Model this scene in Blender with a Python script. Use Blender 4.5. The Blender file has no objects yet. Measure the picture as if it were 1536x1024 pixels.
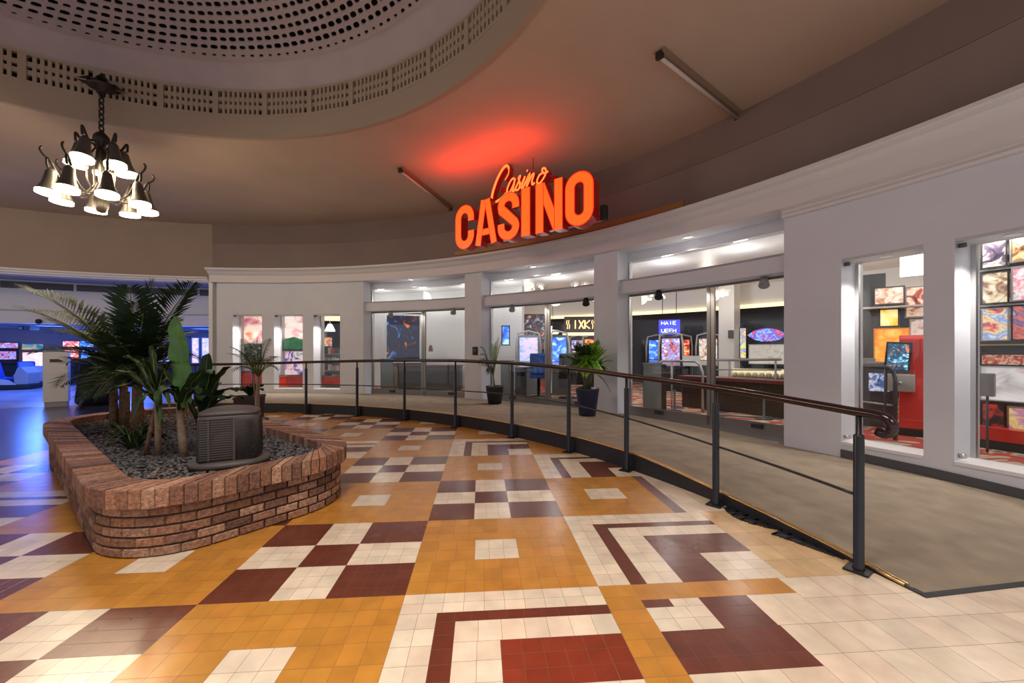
import bpy, math, random
from mathutils import Vector, Matrix
random.seed(7)
R_ = math.radians
COL = bpy.context.scene.collection
sc = bpy.context.scene

# ------------------------------------------------------------------ camera
CAM_H = 1.4
cam = bpy.data.cameras.new('camera')
cam.sensor_width = 36.0
cam.lens = 603.0 / 1536.0 * 36.0
cam.shift_y = 13.0 / 1536.0
cam.clip_start = 0.05
cam_o = bpy.data.objects.new('camera', cam)
cam_o.location = (0, 0, CAM_H)
cam_o.rotation_euler = (R_(90), 0, 0)
COL.objects.link(cam_o)
sc.camera = cam_o

# ------------------------------------------------------------------ rotunda layout (metres)
CW = (-6.83, -0.86)      # centre of the round hall
RW = 12.30               # face of the white wall
CR = (-6.209, 0.335)     # centre of the ramp's kerb
RR = 8.795
CD = (-4.222, 1.580)     # centre of the ceiling opening
RD = 5.148

def pol(c, r, a, z=0.0):
    return (c[0] + r * math.cos(R_(a)), c[1] + r * math.sin(R_(a)), z)
def wall(a, r=RW, z=0.0):
    return pol(CW, r, a, z)
def at(px, d, z=0.0):
    """point d metres into the hall on the sight line px columns across"""
    return ((px - 768.0) / 603.0 * d, d, z)
def on_ring(px, r, c=CW):
    """plan point and angle where the sight line px columns across meets a ring"""
    k = (px - 768.0) / 603.0; A = k * k + 1; B = -2 * (k * c[0] + c[1]); Cc = c[0] ** 2 + c[1] ** 2 - r * r
    d = (-B + math.sqrt(B * B - 4 * A * Cc)) / (2 * A); x = k * d
    return x, d, math.degrees(math.atan2(d - c[1], x - c[0]))
def lerp(a, b, t):
    return a + (b - a) * t
def table(x, pts):
    pts = sorted(pts)
    if x <= pts[0][0]: return pts[0][1]
    for (x0, y0), (x1, y1) in zip(pts, pts[1:]):
        if x <= x1: return lerp(y0, y1, (x - x0) / (x1 - x0))
    return pts[-1][1]

# ------------------------------------------------------------------ materials
def new_mat(name):
    m = bpy.data.materials.new(name); m.use_nodes = True
    return m, m.node_tree.nodes, m.node_tree.links, m.node_tree.nodes['Principled BSDF']
def mat(name, col, rough=0.6, metal=0.0, var=0.0, vscale=8.0, bump=0.0, bscale=120.0, emit=None, estr=0.0, spec=0.5):
    m, n, l, b = new_mat(name)
    b.inputs['Base Color'].default_value = (*col, 1)
    b.inputs['Roughness'].default_value = rough
    b.inputs['Metallic'].default_value = metal
    b.inputs['Specular IOR Level'].default_value = spec
    if emit:
        b.inputs['Emission Color'].default_value = (*emit, 1)
        b.inputs['Emission Strength'].default_value = estr
    if var or bump:
        tc = n.new('ShaderNodeTexCoord')
    if var:
        t = n.new('ShaderNodeTexNoise'); t.inputs['Scale'].default_value = vscale; t.inputs['Detail'].default_value = 5
        l.new(tc.outputs['Object'], t.inputs['Vector'])
        r = n.new('ShaderNodeValToRGB')
        r.color_ramp.elements[0].position = 0.3; r.color_ramp.elements[1].position = 0.7
        r.color_ramp.elements[0].color = (*[c * (1 - var) for c in col], 1)
        r.color_ramp.elements[1].color = (*[min(1, c * (1 + var)) for c in col], 1)
        l.new(t.outputs['Fac'], r.inputs['Fac']); l.new(r.outputs['Color'], b.inputs['Base Color'])
    if bump:
        t2 = n.new('ShaderNodeTexNoise'); t2.inputs['Scale'].default_value = bscale; t2.inputs['Detail'].default_value = 3
        l.new(tc.outputs['Object'], t2.inputs['Vector'])
        bp = n.new('ShaderNodeBump'); bp.inputs['Strength'].default_value = bump; bp.inputs['Distance'].default_value = 0.01
        l.new(t2.outputs['Fac'], bp.inputs['Height']); l.new(bp.outputs['Normal'], b.inputs['Normal'])
    return m
def glow(name, col, s):
    m, n, l, b = new_mat(name)
    b.inputs['Base Color'].default_value = (*[c * 0.3 for c in col], 1)
    b.inputs['Roughness'].default_value = 0.4
    b.inputs['Emission Color'].default_value = (*col, 1)
    b.inputs['Emission Strength'].default_value = s
    return m
def glass_mat(name, tint=(0.96, 0.98, 0.97), refl=1.0):
    m = bpy.data.materials.new(name); m.use_nodes = True
    n, l = m.node_tree.nodes, m.node_tree.links
    n.remove(n['Principled BSDF'])
    out = n['Material Output']
    tr = n.new('ShaderNodeBsdfTransparent'); tr.inputs['Color'].default_value = (*tint, 1)
    gl = n.new('ShaderNodeBsdfGlossy'); gl.inputs['Roughness'].default_value = 0.02
    gl.inputs['Color'].default_value = (refl, refl, refl, 1)
    fr = n.new('ShaderNodeFresnel'); fr.inputs['IOR'].default_value = 1.35
    mx = n.new('ShaderNodeMixShader')
    l.new(fr.outputs['Fac'], mx.inputs['Fac']); l.new(tr.outputs['BSDF'], mx.inputs[1]); l.new(gl.outputs['BSDF'], mx.inputs[2])
    l.new(mx.outputs['Shader'], out.inputs['Surface'])
    return m
def art(name, cols, scale=3.0, seed=0.0, emit=0.6, dist=1.2):
    """printed picture / backlit panel: swirling patches out of a few colours"""
    m, n, l, b = new_mat(name)
    tc = n.new('ShaderNodeTexCoord'); mp = n.new('ShaderNodeMapping')
    mp.inputs['Location'].default_value = (seed * 3.7, seed * 1.9, seed * 2.3)
    l.new(tc.outputs['Object'], mp.inputs['Vector'])
    t = n.new('ShaderNodeTexNoise'); t.inputs['Scale'].default_value = scale; t.inputs['Detail'].default_value = 4
    t.inputs['Distortion'].default_value = dist
    l.new(mp.outputs['Vector'], t.inputs['Vector'])
    r = n.new('ShaderNodeValToRGB'); cr = r.color_ramp; k = len(cols)
    cr.elements[0].position = 0.30; cr.elements[0].color = (*cols[0], 1)
    cr.elements[1].position = 0.70; cr.elements[1].color = (*cols[-1], 1)
    for i in range(1, k - 1):
        e = cr.elements.new(0.30 + 0.40 * i / (k - 1)); e.color = (*cols[i], 1)
    l.new(t.outputs['Fac'], r.inputs['Fac'])
    l.new(r.outputs['Color'], b.inputs['Base Color'])
    b.inputs['Roughness'].default_value = 0.35
    if emit:
        l.new(r.outputs['Color'], b.inputs['Emission Color']); b.inputs['Emission Strength'].default_value = emit
    return m
def attr_mat(name, attr, rough, bump=0.0, bscale=60.0, var=0.25, vscale=30.0):
    """colour of each brick / pebble comes from its own attribute, roughened by fine noise"""
    m, n, l, b = new_mat(name)
    a = n.new('ShaderNodeAttribute'); a.attribute_name = attr
    tc = n.new('ShaderNodeTexCoord')
    t = n.new('ShaderNodeTexNoise'); t.inputs['Scale'].default_value = vscale; t.inputs['Detail'].default_value = 6
    l.new(tc.outputs['Object'], t.inputs['Vector'])
    mr = n.new('ShaderNodeMapRange'); mr.inputs['From Min'].default_value = 0.3; mr.inputs['From Max'].default_value = 0.7
    mr.inputs['To Min'].default_value = 1 - var; mr.inputs['To Max'].default_value = 1 + var
    l.new(t.outputs['Fac'], mr.inputs['Value'])
    mx = n.new('ShaderNodeVectorMath'); mx.operation = 'SCALE'
    l.new(a.outputs['Color'], mx.inputs[0]); l.new(mr.outputs['Result'], mx.inputs['Scale'])
    l.new(mx.outputs['Vector'], b.inputs['Base Color'])
    b.inputs['Roughness'].default_value = rough
    if bump:
        t2 = n.new('ShaderNodeTexNoise'); t2.inputs['Scale'].default_value = bscale; t2.inputs['Detail'].default_value = 4
        l.new(tc.outputs['Object'], t2.inputs['Vector'])
        bp = n.new('ShaderNodeBump'); bp.inputs['Strength'].default_value = bump; bp.inputs['Distance'].default_value = 0.01
        l.new(t2.outputs['Fac'], bp.inputs['Height']); l.new(bp.outputs['Normal'], b.inputs['Normal'])
    return m

M = {}
M['white'] = mat('white_plaster', (0.65, 0.66, 0.70), 0.6, var=0.03, vscale=2, bump=0.08, bscale=220)
M['white_gloss'] = mat('white_enamel', (0.74, 0.73, 0.73), 0.4)
M['cornice'] = mat('cornice_paint', (0.66, 0.62, 0.61), 0.55)
M['tan'] = mat('drum_plaster_lit', (0.30, 0.225, 0.175), 0.8, var=0.06, vscale=1.2, bump=0.15, bscale=160)  # lighter copy of the drum plaster: lamplight on the left put into the colour
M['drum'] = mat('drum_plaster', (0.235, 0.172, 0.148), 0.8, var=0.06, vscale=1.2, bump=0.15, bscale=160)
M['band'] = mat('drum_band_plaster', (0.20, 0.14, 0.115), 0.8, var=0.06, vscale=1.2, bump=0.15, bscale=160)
M['ceiling'] = mat('ceiling_plaster', (0.46, 0.34, 0.25), 0.85, var=0.06, vscale=0.9, bump=0.2, bscale=140)
M['dome'] = mat('dome_paint', (0.40, 0.31, 0.30), 0.7, var=0.05, vscale=3)
M['grille'] = mat('grille_paint', (0.36, 0.26, 0.18), 0.7)
M['void'] = mat('dark_void', (0.012, 0.010, 0.010), 0.9)
M['black'] = mat('black_powder_coat', (0.012, 0.012, 0.013), 0.32, var=0.1)
M['black_rail'] = mat('dark_red_black_lacquer', (0.022, 0.008, 0.008), 0.18)
M['black_matt'] = mat('black_matt', (0.015, 0.014, 0.016), 0.65)
M['rubber'] = mat('black_rubber_fascia', (0.012, 0.012, 0.014), 0.5, var=0.2, vscale=20)
M['brass'] = mat('brass_edge', (0.55, 0.36, 0.16), 0.3, 0.9)
M['steel'] = mat('brushed_steel', (0.55, 0.54, 0.53), 0.3, 0.9)
M['bronze'] = mat('bronze_door_frame', (0.22, 0.19, 0.17), 0.35, 0.6)
M['grey'] = mat('grey_paint', (0.30, 0.30, 0.31), 0.5)
M['lightgrey'] = mat('light_grey_paint', (0.5, 0.5, 0.5), 0.5)
M['darkgrey'] = mat('dark_grey_paint', (0.075, 0.075, 0.08), 0.5)
M['louver'] = mat('louver_paint', (0.12, 0.11, 0.13), 0.5)
M['lavender'] = mat('soffit_paint', (0.36, 0.34, 0.42), 0.7)
M['carpet'] = mat('ramp_carpet', (0.27, 0.215, 0.155), 0.95, var=0.16, vscale=5, bump=0.5, bscale=400)
M['bulb'] = glow('warm_lamp_glass', (1.0, 0.86, 0.66), 6.0)
M['downlight'] = glow('downlight_lens', (1.0, 0.93, 0.84), 14.0)
M['lightpanel'] = glow('white_light_panel', (1.0, 0.98, 0.95), 2.6)
M['goldband'] = glow('warm_light_trough', (1.0, 0.72, 0.38), 1.8)
M['iron'] = mat('dark_iron', (0.035, 0.028, 0.022), 0.45, 0.5)
M['shade'] = mat('pewter_bell', (0.13, 0.115, 0.095), 0.4, 0.6)
M['tube_lamp'] = mat('unlit_tube', (0.55, 0.45, 0.38), 0.25)
M['batten'] = mat('batten_metal', (0.30, 0.20, 0.13), 0.4, 0.3)
M['glass'] = glass_mat('clear_glass')
M['glass_wing'] = glass_mat('grey_glass', (0.55, 0.60, 0.60))
M['red'] = mat('red_laminate', (0.72, 0.04, 0.025), 0.3)
M['darkred'] = mat('dark_red_top', (0.16, 0.035, 0.03), 0.35)
M['wood'] = mat('dark_wood', (0.05, 0.03, 0.022), 0.4, var=0.2, vscale=15)
M['orange'] = glow('orange_print', (1.0, 0.33, 0.03), 0.5)
M['leaf_dark'] = mat('dark_palm_leaf', (0.016, 0.040, 0.013), 0.6, var=0.4, vscale=6, spec=0.2)
M['leaf_mid'] = mat('mid_palm_leaf', (0.032, 0.064, 0.019), 0.6, var=0.4, vscale=6, spec=0.25)
M['leaf_bright'] = mat('bright_leaf', (0.20, 0.42, 0.03), 0.5, var=0.35, vscale=9, spec=0.3)
M['leaf_broad'] = mat('broad_leaf', (0.05, 0.14, 0.022), 0.4, var=0.35, vscale=10)
M['rachis'] = mat('green_stalk', (0.12, 0.15, 0.04), 0.5)
M['trunk'] = mat('palm_trunk', (0.21, 0.12, 0.06), 0.85, var=0.4, vscale=25, bump=0.8, bscale=40)
M['stem'] = mat('pale_stem', (0.28, 0.20, 0.13), 0.75, var=0.25, vscale=30, bump=0.4, bscale=60)
M['soil'] = mat('soil', (0.05, 0.035, 0.025), 0.95, var=0.3, vscale=20, bump=0.6)
M['mortar'] = mat('dark_mortar', (0.045, 0.035, 0.03), 0.95, var=0.3, vscale=40, bump=0.5)
M['brick'] = attr_mat('weathered_brick', 'unit_col', 0.8, bump=0.9, bscale=90, var=0.45, vscale=45)
M['pebble'] = attr_mat('pebble_stone', 'unit_col', 0.6, var=0.2)
M['pot_black'] = mat('black_plastic_pot', (0.018, 0.018, 0.02), 0.5)
M['pot_blue'] = mat('navy_glazed_pot', (0.016, 0.022, 0.06), 0.35)
M['pot_brown'] = mat('brown_trough', (0.075, 0.048, 0.045), 0.6)
M['housing'] = mat('brown_grey_plastic', (0.085, 0.068, 0.062), 0.5, bump=0.15, bscale=300)
M['housing_dark'] = mat('dark_louver_plastic', (0.018, 0.015, 0.014), 0.5)
M['plaque'] = mat('dark_plaque', (0.05, 0.03, 0.025), 0.4)
M['blue_seat'] = mat('blue_vinyl', (0.02, 0.09, 0.45), 0.3)
M['screen_blue'] = art('blue_screen', [(0.01, 0.02, 0.15), (0.03, 0.15, 0.9), (0.5, 0.75, 1.0)], 4, 1, 1.4)
M['screen_multi'] = art('game_screen', [(0.02, 0.02, 0.08), (0.6, 0.1, 0.05), (0.1, 0.3, 0.9), (0.9, 0.8, 0.6)], 9, 2, 1.0)
M['screen_red'] = art('red_screen', [(0.05, 0.01, 0.02), (0.8, 0.05, 0.03), (1.0, 0.4, 0.1), (0.9, 0.7, 0.7)], 7, 3, 1.1)

# ------------------------------------------------------------------ mesh builder
class MB:
    def __init__(self):
        self.v = []; self.f = []; self.mi = []; self.sm = []; self.col = []
    def face(self, idx, mi=0, sm=False, col=None):
        self.f.append(tuple(idx)); self.mi.append(mi); self.sm.append(sm); self.col.append(col)
    def poly(self, pts, mi=0, sm=False, col=None):
        b = len(self.v); self.v += [tuple(p) for p in pts]
        self.face(range(b, b + len(pts)), mi, sm, col)
    def hexa(self, p, mi=0, col=None, sm=False):
        """p: 8 corners, bottom ring then top ring (counter-clockwise from above)"""
        b = len(self.v); self.v += [tuple(q) for q in p]
        for q in ((3, 2, 1, 0), (4, 5, 6, 7), (0, 1, 5, 4), (1, 2, 6, 5), (2, 3, 7, 6), (3, 0, 4, 7)):
            self.face([b + i for i in q], mi, sm, col)
        return self
    def box(self, c, s, rz=0.0, mi=0, col=None, mtx=None):
        hx, hy, hz = s[0] / 2, s[1] / 2, s[2] / 2
        pts = [(-hx, -hy, -hz), (hx, -hy, -hz), (hx, hy, -hz), (-hx, hy, -hz), (-hx, -hy, hz), (hx, -hy, hz), (hx, hy, hz), (-hx, hy, hz)]
        if mtx is None:
            mtx = Matrix.Translation(c) @ Matrix.Rotation(rz, 4, 'Z')
        return self.hexa([mtx @ Vector(p) for p in pts], mi, col)
    def sector(self, c, r0, r1, a0, a1, z0, z1, n=None, mi=0, z0b=None):
        """ring-shaped block; z0/z1 may be functions of the angle"""
        if a1 < a0: a0, a1 = a1, a0
        n = n or max(1, int(abs(a1 - a0) / 1.0))
        g = lambda z, a: z(a) if callable(z) else z
        b = len(self.v)
        for i in range(n + 1):
            a = lerp(a0, a1, i / n)
            for r, z in ((r0, z0), (r1, z0), (r1, z1), (r0, z1)):
                self.v.append(pol(c, r, a, g(z, a)))
        for i in range(n):
            o = b + i * 4; q = o + 4
            for k in range(4):
                k2 = (k + 1) % 4
                self.face((o + k, o + k2, q + k2, q + k), mi)
        self.face((b + 3, b + 2, b + 1, b), mi); e = b + n * 4
        self.face((e, e + 1, e + 2, e + 3), mi)
        return self
    def sweep_arc(self, c, prof, a0, a1, n, mi=0, sm=False, cap=True):
        """profile [(r,z)...] swept round centre c"""
        b = len(self.v); k = len(prof)
        full = abs(abs(a1 - a0) - 360) < 1e-6
        for i in range(n if full else n + 1):
            a = lerp(a0, a1, i / n)
            for r, z in prof: self.v.append(pol(c, r, a, z))
        m = n if full else n + 1
        for i in range(n):
            o = b + i * k; q = b + ((i + 1) % m) * k
            for j in range(k - 1):
                self.face((o + j, q + j, q + j + 1, o + j + 1), mi, sm)
        if cap and not full:
            self.face(range(b, b + k), mi); self.face(range(b + n * k + k - 1, b + n * k - 1, -1), mi)
        return self
    def tube(self, path, r, sides=8, mi=0, sm=True, cap=True, flat=1.0):
        pts = [Vector(p) for p in path]; n = len(pts)
        rr = r if isinstance(r, (list, tuple)) else [r] * n
        b = len(self.v); up = None
        for i, p in enumerate(pts):
            t = (pts[min(i + 1, n - 1)] - pts[max(i - 1, 0)])
            t = t.normalized() if t.length > 1e-9 else Vector((0, 0, 1))
            if up is None:
                up = Vector((0, 0, 1)) if abs(t.z) < 0.9 else Vector((1, 0, 0))
            x = t.cross(up); x = x.normalized() if x.length > 1e-6 else Vector((1, 0, 0))
            y = x.cross(t).normalized(); up = y
            for k in range(sides):
                a = 2 * math.pi * k / sides
                self.v.append(tuple(p + (x * math.cos(a) + y * math.sin(a) * flat) * rr[i]))
        for i in range(n - 1):
            for k in range(sides):
                k2 = (k + 1) % sides
                self.face((b + i * sides + k, b + i * sides + k2, b + (i + 1) * sides + k2, b + (i + 1) * sides + k), mi, sm)
        if cap:
            self.face(range(b + sides - 1, b - 1, -1), mi)
            self.face(range(b + (n - 1) * sides, b + n * sides), mi)
        return self
    def lathe(self, prof, c=(0, 0, 0), n=24, mi=0, sm=True, sx=1.0, sy=1.0, mtx=None, rz=0.0):
        b = len(self.v); k = len(prof)
        for i in range(n):
            a = 2 * math.pi * i / n + rz
            for r, z in prof:
                p = Vector((r * math.cos(a) * sx, r * math.sin(a) * sy, z))
                p = (mtx @ p) if mtx is not None else p + Vector(c)
                self.v.append(tuple(p))
        for i in range(n):
            o = b + i * k; q = b + ((i + 1) % n) * k
            for j in range(k - 1):
                self.face((o + j, q + j, q + j + 1, o + j + 1), mi, sm)
        if prof[0][0] > 1e-6: self.face([b + i * k for i in range(n - 1, -1, -1)], mi)
        if prof[-1][0] > 1e-6: self.face([b + i * k + k - 1 for i in range(n)], mi)
        return self
    def prism(self, outline, fn, d0, d1, mi=0, mi_side=None):
        """outline (list of 2-D points, counter-clockwise) carried by fn(x,y,depth)"""
        n = len(outline); b = len(self.v)
        for d in (d0, d1):
            for x, y in outline: self.v.append(tuple(fn(x, y, d)))
        self.face([b + i for i in range(n)], mi); self.face([b + n + i for i in range(n - 1, -1, -1)], mi)
        s = mi if mi_side is None else mi_side
        for i in range(n):
            j = (i + 1) % n
            self.face((b + j, b + i, b + n + i, b + n + j), s)
        return self
    def build(self, name, mats, parent=None, bevel=0.0, world=True, recalc=True):
        """world: the points are world points and are moved into the parent's frame"""
        me = bpy.data.meshes.new(name)
        off = Vector((0, 0, 0))
        if parent is not None and world:
            q = parent
            while q is not None: off = off + q.location; q = q.parent
        me.from_pydata([tuple(Vector(p) - off) for p in self.v], [], self.f)
        for m in (mats if isinstance(mats, (list, tuple)) else [mats]): me.materials.append(m)
        me.polygons.foreach_set('material_index', self.mi)
        me.polygons.foreach_set('use_smooth', self.sm)
        if any(c is not None for c in self.col):
            ca = me.color_attributes.new('unit_col', 'FLOAT_COLOR', 'CORNER')
            k = 0
            for p, c in zip(me.polygons, self.col):
                c = c or (0.5, 0.5, 0.5)
                for _ in range(p.loop_total):
                    ca.data[k].color = (*c, 1); k += 1
        me.update()
        if recalc:
            import bmesh
            bm = bmesh.new(); bm.from_mesh(me); bmesh.ops.recalc_face_normals(bm, faces=bm.faces); bm.to_mesh(me); bm.free()
        o = bpy.data.objects.new(name, me); COL.objects.link(o)
        if parent is not None: o.parent = parent
        if bevel:
            md = o.modifiers.new('bevel', 'BEVEL'); md.width = bevel; md.segments = 2; md.limit_method = 'ANGLE'; md.angle_limit = R_(40)
        return o

def tag(o, label, cat, group=None, kind=None):
    o['label'] = label; o['category'] = cat
    if group: o['group'] = group
    if kind: o['kind'] = kind
    return o
def struct(o):
    o['kind'] = 'structure'; return o
def empty(name, loc, rz=0.0):
    o = bpy.data.objects.new(name, None); COL.objects.link(o)
    o.location = loc; o.rotation_euler = (0, 0, rz); o.empty_display_size = 0.1
    return o
def thing(name, label, cat, loc, rz=0.0, group=None):
    return tag(empty(name, loc, rz), label, cat, group)
def copy_tree(o, parent=None):
    c = o.copy(); COL.objects.link(c)
    if parent is not None: c.parent = parent
    for ch in list(o.children): copy_tree(ch, c)
    return c
# ================================================================== FLOOR
TILE = 0.15
TO = Vector((-0.610, 2.300)); TA = R_(4.4)
TU = Vector((math.cos(TA), math.sin(TA))); TV = Vector((-TU.y, TU.x))
TC = {'o': (0.475, 0.205, 0.032), 'c': (0.70, 0.58, 0.44), 'd': (0.125, 0.032, 0.018), 'r': (0.20, 0.034, 0.016),
      't': (0.58, 0.38, 0.19), 'w': (0.66, 0.53, 0.40), 'p': (0.20, 0.12, 0.12)}
def blk_checker():
    cs, rs = [0, 2.5, 4.55, 7.5], [0, 2.35, 4.3, 6.7]; o = []
    for r in range(3):
        for c in range(3):
            o.append((cs[c], cs[c + 1], rs[r], rs[r + 1], 'd' if (r + c) % 2 == 0 else 'c'))
    return o
def blk_orange(a=2.6, b=4.6, c=2.4, d=4.25):
    return [(0, 7.5, 0, c, 'o'), (0, a, c, d, 'o'), (a, b, c, d, 'c'), (b, 7.5, c, d, 'o'), (0, 7.5, d, 6.7, 'o')]
def blk_ell(col='d', w=7.5):
    return [(0, 1.33, 0, 5.55, 'c'), (0, w, 5.55, 6.7, 'c'), (1.33, 2.0, 0, 5.05, 'd'), (1.33, w, 5.05, 5.55, 'd'),
            (2.0, 3.5, 0, 4.05, 'c'), (2.0, w, 4.05, 5.05, 'c'), (3.5, w, 2.2, 4.05, col), (3.5, 5.4, 0, 2.2, col), (5.4, w, 0, 2.2, 'c')]
ELL = {(0, -1), (1, 0), (0, 3), (1, 2), (-2, 3), (-4, 1), (-6, 3), (-5, 0)}
def block(i, j):
    if (i, j) == (1, -1):
        return [(0, 1.33, 0, 6.7, 'o'), (1.33, 7.5, 5.7, 6.7, 'o'), (1.33, 2.4, 5.25, 5.7, 'd'), (2.4, 3.55, 5.25, 5.7, 'c'), (1.33, 3.55, 4.02, 5.25, 'c'),
                (3.55, 5.45, 4.02, 5.7, 'd'), (1.33, 5.5, 2.25, 4.02, 'd'), (1.33, 5.5, 0, 2.25, 'w'), (5.5, 7.5, 0, 4.02, 'w'), (5.45, 7.5, 4.02, 5.7, 'w')]
    if i >= 2 and j == 0:
        return [(0.4, 7.5, 0, 6.7, 't')] if i == 2 else [(0, 7.5, 0, 6.7, 'w')]
    if (i >= 1 and j < 0) or i >= 2:
        return [(0, 7.5, 0, 6.7, 'w')]
    if (i, j) == (1, 0): return blk_ell('d', 7.9)
    if (i, j) == (0, -1): return blk_ell('r')
    if (i, j) == (1, 1):
        return [(a, min(b, 6.5), c, d, k) for a, b, c, d, k in blk_orange(2.25, 4.6, 2.4, 4.3)] + [(6.5, 7.2, 0, 6.7, 'p'), (7.2, 7.5, 0, 6.7, 'w')]
    if (i + j) % 2 == 0: return blk_orange()
    if (i, j) in ELL or (i < -6 and (i * 3 + j) % 5 == 0): return blk_ell()
    return blk_checker()

def make_floor():
    v, f, cols, u1, u2 = [], [], [], [], []
    rnd = random.Random(3)
    for i in range(-12, 4):
        for j in range(-3, 10):
            ctr = TO + TU * ((i + .5) * 7.5 * TILE) + TV * ((j + .5) * 6.7 * TILE)
            if (ctr - Vector(CW)).length > 12.7 or (ctr.y > 10 and ctr.x > 2): continue
            if i > 0 and (ctr - Vector(CR)).length > RR + 1.0 and j >= 2: continue
            for a, b, c, d, k in block(i, j):
                unit = 1.25 if k in ('w', 't') else (0.75 if k in 'cop' else 0.62)
                nu, nv = max(1, round((b - a) / unit)), max(1, round((d - c) / unit))
                for x in range(nu):
                    for y in range(nv):
                        q = []
                        x0, x1 = lerp(a, b, x / nu), lerp(a, b, (x + 1) / nu)
                        y0, y1 = lerp(c, d, y / nv), lerp(c, d, (y + 1) / nv)
                        w, h = (x1 - x0) * TILE, (y1 - y0) * TILE
                        p0 = TO + TU * ((i * 7.5 + x0) * TILE) + TV * ((j * 6.7 + y0) * TILE)
                        if (p0 - Vector(CW)).length > 11.93: continue
                        o = len(v)
                        for uu, vv in ((0, 0), (w, 0), (w, h), (0, h)):
                            p = p0 + TU * uu + TV * vv
                            v.append((p.x, p.y, 0)); u1.append((uu, vv)); u2.append((w - uu, h - vv))
                        f.append((o, o + 1, o + 2, o + 3))
                        s = rnd.uniform(0.90, 1.06); t = rnd.uniform(0.96, 1.04)
                        base = TC[k]; cols.append((base[0] * s, base[1] * s * t, base[2] * s * t))
    me = bpy.data.meshes.new('floor'); me.from_pydata(v, [], f)
    A = me.uv_layers.new(name='edge_a'); B = me.uv_layers.new(name='edge_b')
    ca = me.color_attributes.new('unit_col', 'FLOAT_COLOR', 'CORNER')
    for p in me.polygons:
        for li in p.loop_indices:
            vi = me.loops[li].vertex_index
            A.data[li].uv = u1[vi]; B.data[li].uv = u2[vi]; ca.data[li].color = (*cols[p.index], 1)
    m, n, l, b = new_mat('glazed_floor_tile')
    ua = n.new('ShaderNodeUVMap'); ua.uv_map = 'edge_a'; ub = n.new('ShaderNodeUVMap'); ub.uv_map = 'edge_b'
    sa = n.new('ShaderNodeSeparateXYZ'); sb = n.new('ShaderNodeSeparateXYZ')
    l.new(ua.outputs['UV'], sa.inputs[0]); l.new(ub.outputs['UV'], sb.inputs[0])
    def mn(x, y):
        q = n.new('ShaderNodeMath'); q.operation = 'MINIMUM'; l.new(x, q.inputs[0]); l.new(y, q.inputs[1]); return q.outputs[0]
    e = mn(mn(sa.outputs[0], sa.outputs[1]), mn(sb.outputs[0], sb.outputs[1]))
    mr = n.new('ShaderNodeMapRange'); mr.inputs['From Min'].default_value = 0.0006; mr.inputs['From Max'].default_value = 0.0022
    l.new(e, mr.inputs['Value'])
    a = n.new('ShaderNodeAttribute'); a.attribute_name = 'unit_col'
    tc = n.new('ShaderNodeTexCoord')
    nz = n.new('ShaderNodeTexNoise'); nz.inputs['Scale'].default_value = 7; nz.inputs['Detail'].default_value = 6; l.new(tc.outputs['Object'], nz.inputs['Vector'])
    m2 = n.new('ShaderNodeMapRange'); m2.inputs['From Min'].default_value = .3; m2.inputs['From Max'].default_value = .7
    m2.inputs['To Min'].default_value = .86; m2.inputs['To Max'].default_value = 1.1; l.new(nz.outputs['Fac'], m2.inputs['Value'])
    sc_ = n.new('ShaderNodeVectorMath'); sc_.operation = 'SCALE'; l.new(a.outputs['Color'], sc_.inputs[0]); l.new(m2.outputs['Result'], sc_.inputs['Scale'])
    mx = n.new('ShaderNodeMix'); mx.data_type = 'RGBA'
    mx.inputs[6].default_value = (0.13, 0.085, 0.05, 1)
    l.new(mr.outputs['Result'], mx.inputs[0]); l.new(sc_.outputs['Vector'], mx.inputs[7]); l.new(mx.outputs[2], b.inputs['Base Color'])
    rr = n.new('ShaderNodeMapRange'); rr.inputs['To Min'].default_value = 0.2; rr.inputs['To Max'].default_value = 0.30
    nz2 = n.new('ShaderNodeTexNoise'); nz2.inputs['Scale'].default_value = 2.5; nz2.inputs['Detail'].default_value = 4; l.new(tc.outputs['Object'], nz2.inputs['Vector'])
    l.new(nz2.outputs['Fac'], rr.inputs['Value']); l.new(rr.outputs['Result'], b.inputs['Roughness'])
    b.inputs['Specular IOR Level'].default_value = 0.55; b.inputs['Coat Weight'].default_value = 0.12; b.inputs['Coat Roughness'].default_value = 0.2
    nz3 = n.new('ShaderNodeTexNoise'); nz3.inputs['Scale'].default_value = 14; l.new(tc.outputs['Object'], nz3.inputs['Vector'])
    ad = n.new('ShaderNodeMath'); ad.operation = 'MULTIPLY_ADD'; ad.inputs[1].default_value = 0.5; l.new(nz3.outputs['Fac'], ad.inputs[0]); l.new(mr.outputs['Result'], ad.inputs[2])
    bp = n.new('ShaderNodeBump'); bp.inputs['Strength'].default_value = 0.25; bp.inputs['Distance'].default_value = 0.004
    l.new(ad.outputs[0], bp.inputs['Height']); l.new(bp.outputs['Normal'], b.inputs['Normal'])
    me.materials.append(m)
    o = bpy.data.objects.new('floor', me); COL.objects.link(o); struct(o)
make_floor()

# arcade hall floor beyond the tiles: dark polished vinyl
M['vinyl'] = mat('polished_dark_vinyl', (0.30, 0.30, 0.36), 0.34, var=0.25, vscale=1.5)
b_ = MB(); b_.sector(CW, 11.86, 25.0, 97.6, 165, -0.06, 0.0, 40); struct(b_.build('floor_arcade', M['vinyl']))
b_ = MB(); b_.sector(CW, 11.80, 11.90, 97.6, 165, 0.0, 0.006, 60); struct(b_.build('trim_3', M['brass']))
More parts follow.
